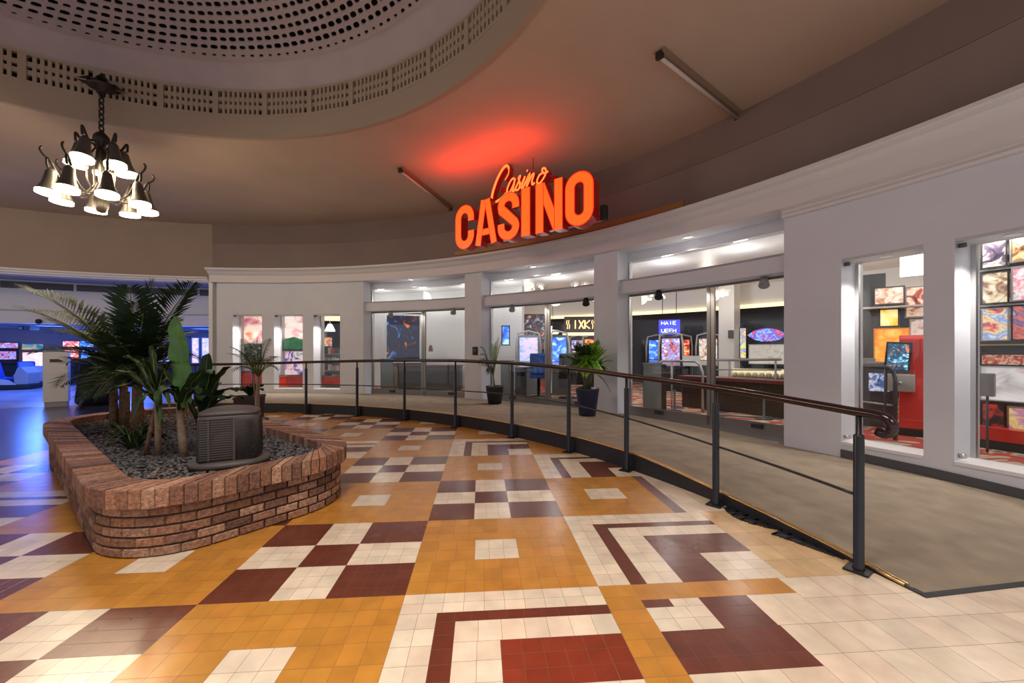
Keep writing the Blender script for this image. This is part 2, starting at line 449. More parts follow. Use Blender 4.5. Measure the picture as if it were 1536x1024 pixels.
# casino floor: carpet of big blotches
def blotch_carpet():
    m, n, l, b = new_mat('blotch_carpet')
    tc = n.new('ShaderNodeTexCoord'); mp = n.new('ShaderNodeMapping'); mp.inputs['Scale'].default_value = (1.0, 1.6, 1.0)
    l.new(tc.outputs['Object'], mp.inputs['Vector'])
    nz = n.new('ShaderNodeTexNoise'); nz.inputs['Scale'].default_value = 0.75; nz.inputs['Detail'].default_value = 1.5; nz.inputs['Distortion'].default_value = 1.5
    l.new(mp.outputs['Vector'], nz.inputs['Vector'])
    r = n.new('ShaderNodeValToRGB'); r.color_ramp.interpolation = 'CONSTANT'
    pal = [(0.0, (0.09, 0.08, 0.085)), (0.40, (0.60, 0.50, 0.34)), (0.49, (0.55, 0.07, 0.05)), (0.60, (0.62, 0.52, 0.36)), (0.66, (0.10, 0.06, 0.05))]
    cr = r.color_ramp
    cr.elements[0].position = 0; cr.elements[0].color = (*pal[0][1], 1)
    cr.elements[1].position = pal[1][0]; cr.elements[1].color = (*pal[1][1], 1)
    for p, c in pal[2:]:
        e = cr.elements.new(p); e.color = (*c, 1)
    l.new(nz.outputs['Fac'], r.inputs['Fac']); l.new(r.outputs['Color'], b.inputs['Base Color']); b.inputs['Roughness'].default_value = 0.9
    return m
M['blotch'] = blotch_carpet()
b_ = MB(); b_.sector(CW, 12.76, 21.0, 5, 96.9, -0.05, 0.2, 90); struct(b_.build('floor_casino', M['blotch']))

# ================================================================== RAMP
def deck_in(phi): return table(phi, [(12.9, 0.004), (18, .055), (22.4, .10), (29, .19), (34, .205), (110, .205)])
def deck_out(phi): return table(phi, [(12.9, 0.004), (17.5, .055), (21, .075), (25, .088), (28, .095), (36, .15), (44, .19), (110, .19)])
def th_out(phi): return 17.0 + (phi - 13.0) * (80.2 / 87.5)
PHI0, PHI1 = 12.95, 100.5
def ramp_mesh():
    b = MB(); n, k = 90, 6
    for i in range(n + 1):
        phi = lerp(PHI0, PHI1, i / n)
        pi, po = Vector(pol(CR, RR, phi)), Vector(wall(th_out(phi), RW + 0.1))
        zi, zo = deck_in(phi), deck_out(phi)
        for t in range(k + 1):
            q = pi.lerp(po, t / k); b.v.append((q.x, q.y, lerp(zi, zo, t / k)))
        for t in (k, 0):
            q = pi.lerp(po, t / k); b.v.append((q.x, q.y, -0.03))
    w = k + 3
    for i in range(n):
        for t in range(w):
            t2 = (t + 1) % w
            b.face((i * w + t, i * w + t2, (i + 1) * w + t2, (i + 1) * w + t))
    b.face(range(w)); b.face(range(n * w + w - 1, n * w - 1, -1))
    return b
ramp = ramp_mesh().build('floor_ramp', M['carpet']); struct(ramp)
b_ = MB(); b_.sector(CR, RR - 0.03, RR + 0.01, PHI0, PHI1, 0.0, lambda a: max(0.008, deck_in(a) - 0.012), 100)
b_.build('edge_fascia', M['rubber'], ramp)
b_ = MB()
b_.tube([pol(CR, RR - 0.022, a, deck_in(a) + 0.003) for a in [lerp(PHI0 + .5, PHI1, i / 100) for i in range(101)]], 0.011, 6)
b_.tube([pol(CR, RR + 0.008, a, deck_in(a) + 0.004) for a in [lerp(PHI0 + .5, PHI1, i / 100) for i in range(101)]], 0.006, 6)
b_.build('edge_nosing', M['brass'], ramp)
b_ = MB()
p0, p1 = Vector(pol(CR, RR - 0.03, PHI0)), Vector(wall(th_out(PHI0) - .05, RW - .02))
dv = (p1 - p0).normalized(); nv = Vector((dv.y, -dv.x, 0))
b_.hexa([p0 + Vector((0, 0, 0)), p0 + nv * .03, p1 + nv * .03, p1, p0 + Vector((0, 0, .012)), p0 + nv * .03 + Vector((0, 0, .004)), p1 + nv * .03 + Vector((0, 0, .004)), p1 + Vector((0, 0, .012))])
b_.build('toe_strip', M['rubber'], ramp)

# worn ridged rubber strip lying along the foot of the ramp
b_ = MB()
for k in range(46):
    a = lerp(21.7, 16.0, k / 45); w = 0.14 * math.sin(math.pi * min(1, (k + 4) / 30)) if k < 26 else 0.14 * (1 - (k - 26) / 26)
    w = max(0.03, w)
    c = pol(CR, RR - 0.035 - w / 2, a, 0.005 + 0.003 * math.sin(k * 2.1))
    b_.box((c[0], c[1], 0.0045), (w, 0.022, 0.009), rz=R_(a + 14 * math.sin(k * 1.3)))
b_.sector(CR, RR - 0.055, RR - 0.032, 15.6, 21.8, 0.0, 0.006, 10)
tag(b_.build('rubber_strip', M['rubber']), 'ragged ridged black rubber strip lying on the tiles along the foot of the ramp', 'floor strip')

# ================================================================== RAILING
rail = thing('ramp_railing', 'long curved black railing with glossy handrail and thin mid rail along the carpeted ramp', 'railing', pol(CR, RR - 0.1, 60))
RAILR = RR - 0.09
def rz_top(a): return table(a, [(14.8, 1.005), (22.2, 1.06), (29.9, 1.10), (36.5, 1.155), (44.6, 1.195), (53.6, 1.21), (62, 1.195), (70.5, 1.17), (79, 1.135), (88, 1.09), (104, 1.06)])
def rz_mid(a): return table(a, [(14.8, .475), (22.2, .533), (29.9, .61), (36.5, .665), (44.6, .69), (53.6, .665), (62, .66), (79, .645), (104, .62)])
POSTS = [14.8, 22.3, 29.95, 36.6, 44.5, 53.5, 62.2, 70.4, 79.0, 87.4, 95.8]
path = [pol(CR, RAILR, lerp(104, 14.3, i / 120), rz_top(lerp(104, 14.3, i / 120))) for i in range(121)]
e0 = Vector(path[-1]); tdir = (Vector(path[-1]) - Vector(path[-3])).normalized()
for dx, dz in ((.05, -.004), (.085, -.016), (.105, -.042), (.108, -.072), (.09, -.098), (.06, -.108), (.03, -.100)):
    path.append(tuple(e0 + tdir * dx + Vector((0, 0, dz))))
b_ = MB(); b_.tube(path, 0.029, 12); b_.build('handrail', M['black_rail'], rail)
b_ = MB(); b_.tube([pol(CR, RAILR, lerp(104, 14.8, i / 100), rz_mid(lerp(104, 14.8, i / 100))) for i in range(101)], 0.0105, 8)
b_.build('mid_rail', M['black'], rail)
for a in POSTS:
    x, y, _ = pol(CR, RAILR, a); zt = rz_top(a); b_ = MB()
    b_.lathe([(0.0, .012), (0.034, .012), (0.034, 0.02), (0.029, 0.03), (0.029, zt - 0.15), (0.025, zt - 0.142), (0.016, zt - .138), (0.016, zt - .02), (0, zt - .02)], (x, y, 0), 14)
    po = b_.build('post', M['black'], rail)
    b_ = MB(); b_.box((x, y, 0.007), (0.15, 0.13, 0.013), rz=R_(a + 20)); b_.build('base_plate', M['black'], po, bevel=0.004)

# ================================================================== CASINO FRONT WALL
OPEN = [(91.32, 95.06), (85.85, 89.73), (80.62, 84.37), (62.68, 77.27), (46.46, 60.38), (31.04, 44.02), (24.58, 28.02), (19.6, 23.49)]
KIND = ['win'] * 3 + ['door'] * 3 + ['win'] * 2
edges = sorted(OPEN)
A_END, A_BEG = 97.0, -2.0
RB = 12.86
w = MB(); cur = A_BEG
seg = lambda a, b: max(2, int((b - a) / 0.8))
for (a0, a1) in edges:
    w.sector(CW, RW, RB if True else RB, cur, a0, -0.02, 3.32, seg(cur, a0)); cur = a1
w.sector(CW, RW, RB, cur, A_END, -0.02, 3.32, seg(cur, A_END))
for (a0, a1), k in zip(OPEN, KIND):
    right = a0 < 30
    if k == 'win':
        zs, zt = (0.25, 2.52) if right else (0.27, 2.42)
        w.sector(CW, RW, RB, a0, a1, -0.02, zs, 4); w.sector(CW, RW, RB, a0, a1, zt, 3.32, 4)
w.sector(CW, RW, RB, A_BEG, A_END, 3.32, 3.60, 90)
wallf = struct(w.build('wall_front', M['white']))
# end pilaster with its shadow gap at the left end
w = MB(); w.sector(CW, RW - 0.02, RW + .3, 97.5, 97.95, 0.0, 3.34, 1); struct(w.build('trim_4', M['white_gloss']))
w = MB(); w.sector(CW, RW + 0.16, RB, 97.0, 97.5, 0.0, 3.5, 1); w.sector(CW, RW + .2, 21.0, 97.5, 97.9, 0.0, 3.5, 1)
struct(w.build('wall_left', M['white']))
# cornice along the top of the white wall
prof = [(RW + .1, 3.185), (RW - .07, 3.185), (RW - .085, 3.215), (RW - .06, 3.25), (RW - .06, 3.275), (RW - .14, 3.30), (RW - .14, 3.49), (RW - .165, 3.505), (RW - .20, 3.53), (RW - .25, 3.585), (RW - .33, 3.61), (RW - .35, 3.625), (RW - .35, 3.665), (RW + .1, 3.675)]
w = MB()
flat = [(RW + .1, 3.30), (RW - .14, 3.30)] + prof[6:]
w.sweep_arc(CW, prof, A_BEG, 31.04, 40); w.sweep_arc(CW, flat, 31.04, 97.6, 80)
struct(w.build('trim_1', M['cornice']))
# drum above, with its projecting band under the ceiling
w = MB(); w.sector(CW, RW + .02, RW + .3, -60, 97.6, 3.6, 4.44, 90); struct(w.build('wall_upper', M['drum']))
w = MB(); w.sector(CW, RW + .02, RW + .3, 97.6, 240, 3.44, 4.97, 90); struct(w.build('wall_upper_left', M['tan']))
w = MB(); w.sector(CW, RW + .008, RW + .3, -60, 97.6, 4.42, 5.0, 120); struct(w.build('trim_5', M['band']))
w = MB(); w.sector(CW, RW - .01, RW + .05, 38.0, 64.0, 3.80, 3.90, 26); struct(w.build('trim_15', mat('ochre_rail', (.40, .19, .06), .5)))
# left part: moulding, soffit, bulkhead with louvres
lp = [(RW + .3, 3.30), (RW - .02, 3.30), (RW - .03, 3.335), (RW - .07, 3.345), (RW - .08, 3.39), (RW - .12, 3.40), (RW - .13, 3.445), (RW + .3, 3.46)]
w = MB(); w.sweep_arc(CW, lp, 97.9, 175, 70); struct(w.build('trim_2', M['cornice']))
w = MB(); w.sector(CW, RW + .25, 14.0, 97.9, 165, 3.36, 3.44, 50); struct(w.build('ceiling_soffit', M['lavender']))
w = MB(); w.sector(CW, 13.9, 14.2, 97.9, 165, 2.52, 3.36, 60); w.sector(CW, 13.86, 14.2, 97.9, 165, 2.15, 2.50, 60)
bulk = struct(w.build('wall_arcade_front', M['white']))
w = MB(); w.sector(CW, 13.83, 13.90, 97.9, 165, 2.495, 2.52, 60); w.build('ledge', M['lavender'], bulk)
for k, (a0, a1) in enumerate(((98.3, 102.6), (102.9, 108.8), (109.1, 115.0), (115.3, 121.2), (121.5, 127.4))):
    w = MB(); w.sector(CW, 13.885, 13.9, a0, a1, 3.12, 3.31, 6, mi=0)
    for q in range(6): w.sector(CW, 13.865, 13.888, a0, a1, 3.13 + q * .03, 3.14 + q * .03, 6, mi=1)
    w.build('louver_strip', [M['louver'], M['darkgrey']], bulk)
# baseboard on the right
w = MB(); w.sector(CW, RW - .02, RW + .01, 5, 28.02, lambda a: table(a, [(5, 0), (17, .0), (24, .06), (28, .075)]), lambda a: table(a, [(5, .09), (17, .10), (24, .17), (28.1, .19)]), 24)
struct(w.build('baseboard_right', M['darkgrey']))

# ================================================================== CEILING AND DOME
n = 180; b_ = MB()
def ray_circle(a):
    d = Vector((math.cos(R_(a)), math.sin(R_(a)))); oc = Vector(CD) - Vector(CW); bb = oc.dot(d)
    t = -bb + math.sqrt(bb * bb - oc.dot(oc) + (RW + .1) ** 2); return (CD[0] + d.x * t, CD[1] + d.y * t)
for i in range(n):
    a = 360 * i / n; q = ray_circle(a)
    for z in (4.95, 5.0):
        b_.v.append((*pol(CD, RD, a)[:2], z)); b_.v.append((q[0], q[1], z))
for i in range(n):
    o, q = i * 4, ((i + 1) % n) * 4
    b_.face((o, o + 1, q + 1, q), 0); b_.face((o + 2, q + 2, q + 3, o + 3), 0); b_.face((o, q, q + 2, o + 2), 0); b_.face((o + 1, o + 3, q + 3, q + 1), 0)
struct(b_.build('ceiling', M['ceiling']))
dome = struct(empty('ceiling_dome', (CD[0], CD[1], 4.95)))
b_ = MB(); b_.sweep_arc(CD, [(RD + .06, 4.955), (RD + .06, 4.94), (RD - .012, 4.94), (RD - .012, 5.285), (RD + .10, 5.285)], 0, 360, n, cap=False)
b_.build('drum_band', M['grille'], dome)
b_ = MB(); b_.sweep_arc(CD, [(RD + .10, 5.745), (RD - .03, 5.745), (RD - .05, 5.78), (RD - .09, 5.80), (RD - .17, 5.96), (RD - .22, 5.985), (RD - .23, 6.02), (RD - .30, 6.03)], 0, 360, n, cap=False, sm=True)
b_.build('lip_moulding', M['dome'], dome)
b_ = MB(); b_.sweep_arc(CD, [(RD + .16, 5.20), (RD + .16, 5.85)], 0, 360, 90, cap=False)
b_.sweep_arc(CD, [(RD + .16, 5.85), (RD - .1, 6.35), (4.0, 6.85), (2.0, 7.3), (0.01, 7.5)], 0, 360, 60, cap=False)
b_.build('dark_backing', M['void'], dome)
def dz(r): return 6.03 + 0.62 * (1 - (r / (RD - .30)) ** 2) ** 0.9 if r < RD - .30 else 6.03
b_ = MB(); NH = 205; rows = [RD - .30 - .122 * k for k in range(19)]
for k in range(18):
    r0, r1 = rows[k], rows[k + 1]; rm = (r0 + r1) / 2; st = 0.5 if k % 2 else 0.0
    rnd = random.Random(k); small = 0.6 if k == 0 else 1.0
    for i in range(NH):
        a0 = 360 / NH * (i + st); a1 = a0 + 360 / NH; am = (a0 + a1) / 2
        s = small * rnd.uniform(.82, 1.08)
        hr, ha = .040 * s, 360 / NH * .39 * s
        o = len(b_.v)
        ring_out = [(r0, a0), (r0, am), (r0, a1), (rm, a1), (r1, a1), (r1, am), (r1, a0), (rm, a0)]
        sk = .25 * ha
        ring_in = [(rm + hr * .8, am - ha * .75 + sk), (rm + hr, am + sk), (rm + hr * .8, am + ha * .75 + sk), (rm, am + ha), (rm - hr * .8, am + ha * .75 - sk), (rm - hr, am - sk), (rm - hr * .8, am - ha * .75 - sk), (rm, am - ha)]
        for r, a in ring_out: b_.v.append(pol(CD, r, a, dz(r)))
        for r, a in ring_in: b_.v.append(pol(CD, r, a, dz(r)))
        for r, a in ring_in: b_.v.append(pol(CD, r, a, dz(r) + .02))
        for q in range(8):
            q2 = (q + 1) % 8
            b_.face((o + q, o + q2, o + 8 + q2, o + 8 + q)); b_.face((o + 8 + q, o + 8 + q2, o + 16 + q2, o + 16 + q))
re = rows[18]
b_.sweep_arc(CD, [(re, dz(re)), (re * .7, dz(re * .7)), (re * .4, dz(re * .4)), (0.02, dz(0))], 0, 360, 60, cap=False)
b_.build('perforated_shell', M['dome'], dome, recalc=False)
# pierced grille panels round the opening
NP = 41; STEP = 360 / NP; PW = 2 * RD * math.sin(R_(STEP / 2))
def grille_panel():
    b = MB(); z0, z1 = 5.285 - 4.95, 5.745 - 4.95; w = PW / 2
    for sx in (-1, 1): b.box((0, sx * (w - .022), (z0 + z1) / 2), (.075, .044, z1 - z0))
    b.box((0, 0, z0 + .025), (.07, PW, .05)); b.box((0, 0, z1 - .02), (.07, PW, .04))
    hz = (z1 - z0 - .09)
    for k in (1, 2): b.box((-.004, 0, z0 + .05 + hz * k / 3), (.05, PW - .06, .07))
    for k in range(1, 9): b.box((.006, -w + .044 + (PW - .088) * k / 9, (z0 + z1) / 2), (.04, .042, z1 - z0 - .06))
    for sx in (-1, 1): b.box((-.042, sx * (w - .012), (z0 + z1) / 2), (.02, .02, z1 - z0))
    return b
gp = grille_panel().build('grille_panel', M['grille'], dome, world=False)
ap = RD * math.cos(R_(STEP / 2)) + .03
for k in range(NP):
    o = gp if k == 0 else gp.copy()
    if k: COL.objects.link(o); o.parent = dome
    a = 124.2 - STEP / 2 - STEP * k
    o.location = (ap * math.cos(R_(a)), ap * math.sin(R_(a)), 0); o.rotation_euler = (0, 0, R_(a) + math.pi)

# ================================================================== DOOR BAYS
RG = 12.72
M['stile'] = mat('dull_steel', (.26, .245, .23), .35, .7)
def vbox(mb, p, q, thick, z0, z1, mi=0):
    """upright slab from p to q (plan points)"""
    p, q = Vector((p[0], p[1], 0)), Vector((q[0], q[1], 0)); d = (q - p).normalized(); nn = Vector((-d.y, d.x, 0)) * thick / 2
    mb.hexa([Vector((*(v).xy, z)) for z in (z0, z1) for v in (p - nn, q - nn, q + nn, p + nn)], mi)
BAYS = [(62.68, 77.27, 69.77), (46.46, 60.38, 52.98), (31.04, 44.02, 36.82)]
for i, (a0, a1, am) in enumerate(BAYS):
    w = MB(); w.sector(CW, RW + .10, RB, a0, a1, 2.49, 2.745, seg(a0, a1)); w.sector(CW, RW + .10, RW + .13, a0, a1, 2.715, 2.75, seg(a0, a1))
    struct(w.build('trim_%d' % (6 + i), M['white']))
    w = MB(); w.sector(CW, RG - .04, RB, a0, a1, 3.14, 3.32, seg(a0, a1)); struct(w.build('trim_%d' % (9 + i), M['white']))
    d = struct(empty('door_%d' % (i + 1), wall(am, RG, 0.2)))
    L, Rr, Mm = wall(a1, RG), wall(a0, RG), wall(am, RG)
    g = MB(); vbox(g, L, Mm, .012, .30, 2.47); g.build('glass_leaf', M['glass'], d)
    g = MB(); vbox(g, Mm, Rr, .012, .30, 2.47); g.build('glass_leaf', M['glass'], d)
    g = MB(); vbox(g, L, Mm, .012, 2.76, 3.13); vbox(g, Mm, Rr, .012, 2.76, 3.13); g.build('transom_glass', M['glass'], d)
    f = MB(); vbox(f, L, Mm, .05, .05, .30); vbox(f, Mm, Rr, .05, .05, .30); f.build('bottom_rail', M['bronze'], d)
    f = MB(); vbox(f, L, Mm, .04, 2.455, 2.495); vbox(f, Mm, Rr, .04, 2.455, 2.495); f.build('head_track', M['bronze'], d)
    def lean(p, q, s): return tuple(Vector(p).lerp(Vector(q), s))
    ln = (Vector(Mm) - Vector(L)).length; rn = (Vector(Mm) - Vector(Rr)).length
    f = MB(); vbox(f, lean(Mm, L, .065 / ln), lean(Mm, L, .008 / ln), .05, .14, 2.47); f.build('stile', M['stile'], d)
    f = MB(); vbox(f, lean(Mm, Rr, .008 / rn), lean(Mm, Rr, .065 / rn), .05, .12, 2.47); f.build('stile', M['stile'], d)
    f = MB(); vbox(f, L, lean(L, Mm, .03 / ln), .05, .14, 3.13); f.build('jamb', M['steel'], d)
    f = MB(); vbox(f, Rr, lean(Rr, Mm, .03 / rn), .05, .12, 3.13); f.build('jamb', M['steel'], d)
    for s in (0.42, ):
        for P, Q in ((L, Mm), (Rr, Mm)):
            q = Vector(P).lerp(Vector(Q), s); dirn = Vector((q.x - CW[0], q.y - CW[1], 0)).normalized()
            q = q - dirn * .05
            f = MB(); f.box((q.x, q.y, .245), (.16, .05, .07), rz=math.atan2(Q[1] - P[1], Q[0] - P[0])); f.build('floor_stop', M['black_matt'], d, bevel=.008)
    if i == 1:
        q = Vector(Mm).lerp(Vector(Rr), .1); dirn = Vector((q.x - CW[0], q.y - CW[1], 0)).normalized(); q = q - dirn * .06
        f = MB(); f.tube([(q.x, q.y, .42), (q.x, q.y, 1.95)], .018, 10); f.build('pull_handle', M['steel'], d)

# ================================================================== WINDOWS
for i, ((a0, a1), k) in enumerate([(o, k) for o, k in zip(OPEN, KIND) if k == 'win']):
    right = a0 < 30
    zs, zt = (0.25, 2.52) if right else (0.27, 2.42)
    rg = RW + (.36 if right else .34)
    d = struct(empty('window_%d' % (i + 1), wall((a0 + a1) / 2, rg, zs)))
    g = MB(); g.sector(CW, rg, rg + .012, a0, a1, zs + .03, zt, 2); g.build('pane', M['glass'], d)
    f = MB(); f.sector(CW, RW - .015, rg + .02, a0, a1, zs, zs + .035, 3); f.build('sill', M['white_gloss'], d)
    f = MB(); f.sector(CW, rg - .02, rg + .03, a1 - .18, a1, zs + .035, zt, 1); f.build('side_frame', M['steel'], d)
    f = MB(); f.sector(CW, RW + .01, rg + .02, a0, a1, zt - .03, zt - .001, 3); f.build('head_panel', M['lightgrey'], d)
    for z in ((zt - .07, zs + .09) if right else (zt - .05,)):
        q = Vector(wall(a1 - .16, RW + .05, z)); u = Vector((math.cos(R_(a1)), math.sin(R_(a1)), 0)); tt = Vector((u.y, -u.x, 0))
        f = MB(); f.tube([q - tt * .02, q + tt * .03], .024, 12); f.build('wall_stud', M['darkgrey'] if z > 1 else M['steel'], d)
# ================================================================== CASINO INTERIOR SHELL
w = MB(); w.sector(CW, RB, 19.9, 5, 97, 3.30, 3.36, 60); struct(w.build('ceiling_casino', M['white_gloss']))
M['navy'] = mat('dark_navy_wall', (0.025, 0.028, 0.055), 0.5, var=0.4, vscale=1.5)
w = MB(); w.sector(CW, 19.9, 20.3, 5, 97, .2, 3.4, 60); struct(w.build('wall_back', M['navy']))
w = MB(); w.sector(CW, 18.6, 18.9, 5, 72, 2.72, 3.30, 50); struct(w.build('trim_12', M['white_gloss']))
w = MB(); w.sector(CW, 18.52, 18.60, 5, 72, 2.62, 2.72, 50); w2 = struct(w.build('trim_13', M['goldband']))
# white partitions behind the piers
w = MB(); w.sector(CW, 14.6, 14.75, 60.8, 74.5, .2, 3.30, 20); struct(w.build('wall_partition', M['white_gloss']))
w = MB(); w.sector(CW, 14.6, 14.75, 74.5, 80.6, 2.62, 3.30, 10); w.sector(CW, 14.6, 14.75, 79.6, 83.0, .2, 3.30, 4)
struct(w.build('wall_display', M['white_gloss']))
w = MB(); p = at(1094, 11.6, 0); w.box((p[0], p[1], 1.75), (.42, .42, 3.1), rz=R_(40)); struct(w.build('wall_column', M['white_gloss']))
w = MB(); w.box((p[0] - .12, p[1] - .30, 1.85), (.14, .04, .22), rz=R_(-30))
tag(w.build('wall_speaker', M['darkgrey'], bevel=.01), 'small dark speaker box on the white column inside the casino', 'speaker')
w = MB(); vbox(w, wall(97.0, RB), wall(97.0, 21.0), .1, .2, 3.4); struct(w.build('wall_right', M['white']))
# arcade shell
M['arcade_wall'] = mat('arcade_wall', (0.22, 0.21, 0.26), 0.6)
w = MB(); w.sector(CW, 13.95, 24.8, 98.0, 165, 2.36, 2.42, 40); struct(w.build('ceiling_arcade', M['arcade_wall']))
w = MB(); w.sector(CW, 24.4, 24.7, 98.0, 165, 0, 2.4, 60); struct(w.build('wall_arcade', M['arcade_wall']))
M['beam'] = mat('dark_beam', (0.03, 0.03, 0.05), 0.4)
w = MB()
for r in (15.2, 17.4, 20.2): w.sector(CW, r, r + .35, 98.1, 165, 2.24, 2.37, 50)
struct(w.build('trim_14', M['beam']))

def panel(name, px0, px1, z0, z1, d, m, label, cat, frame=None, fw=.03, thick=.05, tilt=0.0, group=None, turn=None):
    """flat picture / screen / lit panel of real thickness facing the hall, d metres into the hall"""
    x0, x1 = at(px0, d)[0], at(px1, d)[0]
    cx, wd, h = (x0 + x1) / 2, abs(x1 - x0), z1 - z0
    ang = -math.atan2(cx, d) if turn is None else turn
    wd = wd * (1.0 if turn is not None else math.cos(ang))
    root = thing(name, label, cat, (cx, d, z0), ang, group)
    b = MB(); b.box((0, 0, h / 2), (wd, thick, h)); o = b.build('picture_face' if frame is not None else 'face', m, root, world=False)
    if frame is not None:
        f = MB(); e = .012
        f.box((0, -e, fw / 2), (wd + .004, thick, fw)); f.box((0, -e, h - fw / 2), (wd + .004, thick, fw))
        for s in (-1, 1): f.box((s * (wd / 2 - fw / 2), -e, h / 2), (fw, thick, h - 2 * fw))
        f.build('frame', frame, root, world=False)
    if tilt: root.rotation_euler = (R_(tilt), 0, ang)
    return root
zz = lambda py, d: CAM_H + (525 - py) * d / 603.0

# ---------------------------------------------------------------- bay 1 (left doors)
d = 12.35
pn = panel('backlit_panel', 578, 632, .98, zz(471, 13.1), 13.1, art('nightlife_print', [(.75, .2, .04), (.10, .04, .03), (.012, .012, .03), (.02, .02, .05), (.015, .02, .04), (.06, .12, .4), (.3, .6, 1.0)], 2.2, 4, .6),
           'dark backlit panel glowing blue and orange in a white frame behind the left glass doors', 'lit panel', M['white_gloss'], .05)
root = thing('reception_counter', 'long dark counter with reddish top behind the left glass doors', 'counter', at(640, 11.95, .2), 0)
b = MB(); b.box((0, .25, .36), (2.0, .5, .72)); b.build('body', M['darkgrey'], root, world=False)
b = MB(); b.box((0, .23, .735), (2.08, .56, .04)); b.build('counter_top', M['darkred'], root, world=False, bevel=.008)
b = MB(); b.box((-.92, -.02, .36), (.14, .05, .70)); b.build('corner_post', M['stem'], root, world=False)
root = thing('display_figurine', 'small reddish ornament on a bracket shelf against white panels behind the left doors', 'ornament', at(646, 12.45, zz(527, 12.45)))
b = MB(); b.lathe([(0.0, 0), (.075, .0), (.06, .03), (.07, .07), (.05, .12), (.055, .16), (.02, .2), (0, .205)], n=14); b.build('figure', M['darkred'], root, world=False)
b = MB(); b.box((0, .14, -.012), (.3, .5, .022)); b.build('bracket_shelf', M['white_gloss'], root, world=False)
M['wing'] = mat('grey_green_panel', (.20, .225, .225), .25)
# low grey wing walls just inside each pair of doors
for k, (a, lab) in enumerate(((76.3, 'low grey glass screen just inside the left pair of doors'), (59.3, 'low grey glass screen inside the middle doors beside the black pot'), (42.9, 'low grey glass screen with brown end post inside the right-hand doors'))):
    c = wall(a, RG + .12, .2); root = thing('low_screen', lab, 'screen', c, 0, 'low screens inside the doors')
    b = MB(); vbox(b, wall(a, RG + .12), wall(a - .9, RG + .42), .04, .2, 1.13); b.build('screen_body', M['wing'], root)
    b = MB(); vbox(b, wall(a, RG + .10), wall(a - .92, RG + .44), .05, 1.13, 1.15); b.build('cap_rail', M['grey'], root)
    if k == 2:
        b = MB(); c2 = wall(a - .98, RG + .50); b.box((c2[0], c2[1], .66), (.08, .08, .92)); b.build('end_post', M['wood'], root)

# ---------------------------------------------------------------- slot machines
def slot_machine(label, px, dd, screen, body, turn=0, group='slot machines in the casino', z=.2, k=1.0, cat='slot machine'):
    x, y, _ = at(px, dd); root = thing('slot_machine', label, cat, (x, y, z), -math.atan2(x, y) + R_(turn), group); root.scale = (k, k, k)
    b = MB(); b.prism([(-.28, 0), (.28, 0), (.28, .62), (-.28, .62)], lambda u, v, e: (e, u, v), -.30, .30); b.build('cabinet_base', body, root, world=False, bevel=.015)
    b = MB(); b.prism([(-.30, .62), (.28, .62), (.28, 1.62), (.10, 1.62), (-.06, .86), (-.30, .72)], lambda u, v, e: (e, u, v), -.31, .31); b.build('cabinet_tower', body, root, world=False, bevel=.01)
    b = MB(); b.hexa([(-.25, -.075, .90), (.25, -.075, .90), (.25, -.05, .90), (-.25, -.05, .90), (-.25, .068, 1.55), (.25, .068, 1.55), (.25, .1, 1.55), (-.25, .1, 1.55)]); b.build('screen', screen, root, world=False)
    b = MB(); b.hexa([(-.26, -.31, .735), (.26, -.31, .735), (.26, -.08, .86), (-.26, -.08, .86), (-.26, -.315, .755), (.26, -.315, .755), (.26, -.085, .88), (-.26, -.085, .88)]); b.build('button_deck', M['steel'], root, world=False)
    b = MB(); b.tube([(-.33, -.02, .7), (-.34, .0, 1.3), (-.30, .12, 1.66), (0, .16, 1.74), (.30, .12, 1.66), (.34, .0, 1.3), (.33, -.02, .7)], .03, 8); b.build('light_arch', M['lightgrey'], root, world=False)
    return root
def stool(label, px, dd, m, group='seats in front of the slot machines', z=.2):
    x, y, _ = at(px, dd); root = thing('casino_chair', label, 'chair', (x, y, z), -math.atan2(x, y), group)
    b = MB(); b.lathe([(0, .0), (.24, .0), (.24, .03), (.04, .05), (.04, .5), (0, .5)], n=16); b.build('pedestal', M['black'], root, world=False)
    b = MB(); b.box((0, 0, .55), (.46, .44, .11)); b.build('seat', m, root, world=False, bevel=.04)
    b = MB(); b.box((0, -.22, .86), (.44, .08, .52)); b.build('backrest', m, root, world=False, bevel=.035)
    return root
slot_machine('slot machine with white arch and blue screen behind the middle doors', 836, 11.0, M['screen_blue'], M['darkgrey'], 12)
slot_machine('pale slot machine with lilac screen left of the white-arched one', 793, 11.15, art('pale_screen', [(.25, .35, .7), (.6, .6, .9), (.9, .5, .5)], 6, 6, .8), M['grey'], 4)
stool('blue padded casino chair in front of the white-arched slot machine', 808, 10.25, M['blue_seat'])
stool('dark casino chair half hidden by the bushy plant at the middle doors', 852, 10.0, M['black_matt'])
b = MB(); x, y, _ = at(781, 10.55)
root = thing('waste_bin', 'tall dark bin just inside the left leaf of the middle doors', 'bin', (x, y, .2)); b.box((0, 0, .36), (.30, .3, .72)); b.build('bin_body', M['darkgrey'], root, world=False, bevel=.01)
b = MB(); b.box((0, 0, .735), (.32, .32, .03)); b.box((0, -.16, .58), (.2, .012, .1), mi=1); b.build('bin_lid', [M['darkgrey'], M['void']], root, world=False)
panel('wall_print', 785, 822, zz(524, 12.6), zz(471, 12.6), 12.6, art('casino_mosaic', [(.65, .6, .55), (.25, .26, .34), (.03, .03, .06), (.10, .05, .05), (.28, .07, .05), (.6, .5, .42)], 5.5, 7, .35), 'large mottled picture of lights behind the middle doors', 'picture', M['darkgrey'], .03)
panel('blue_screen', 752, 765, zz(518, 11.0), zz(488, 11.0), 11.0, M['screen_blue'], 'narrow blue screen beside the left frame of the middle doors', 'screen', M['black_matt'], .03)
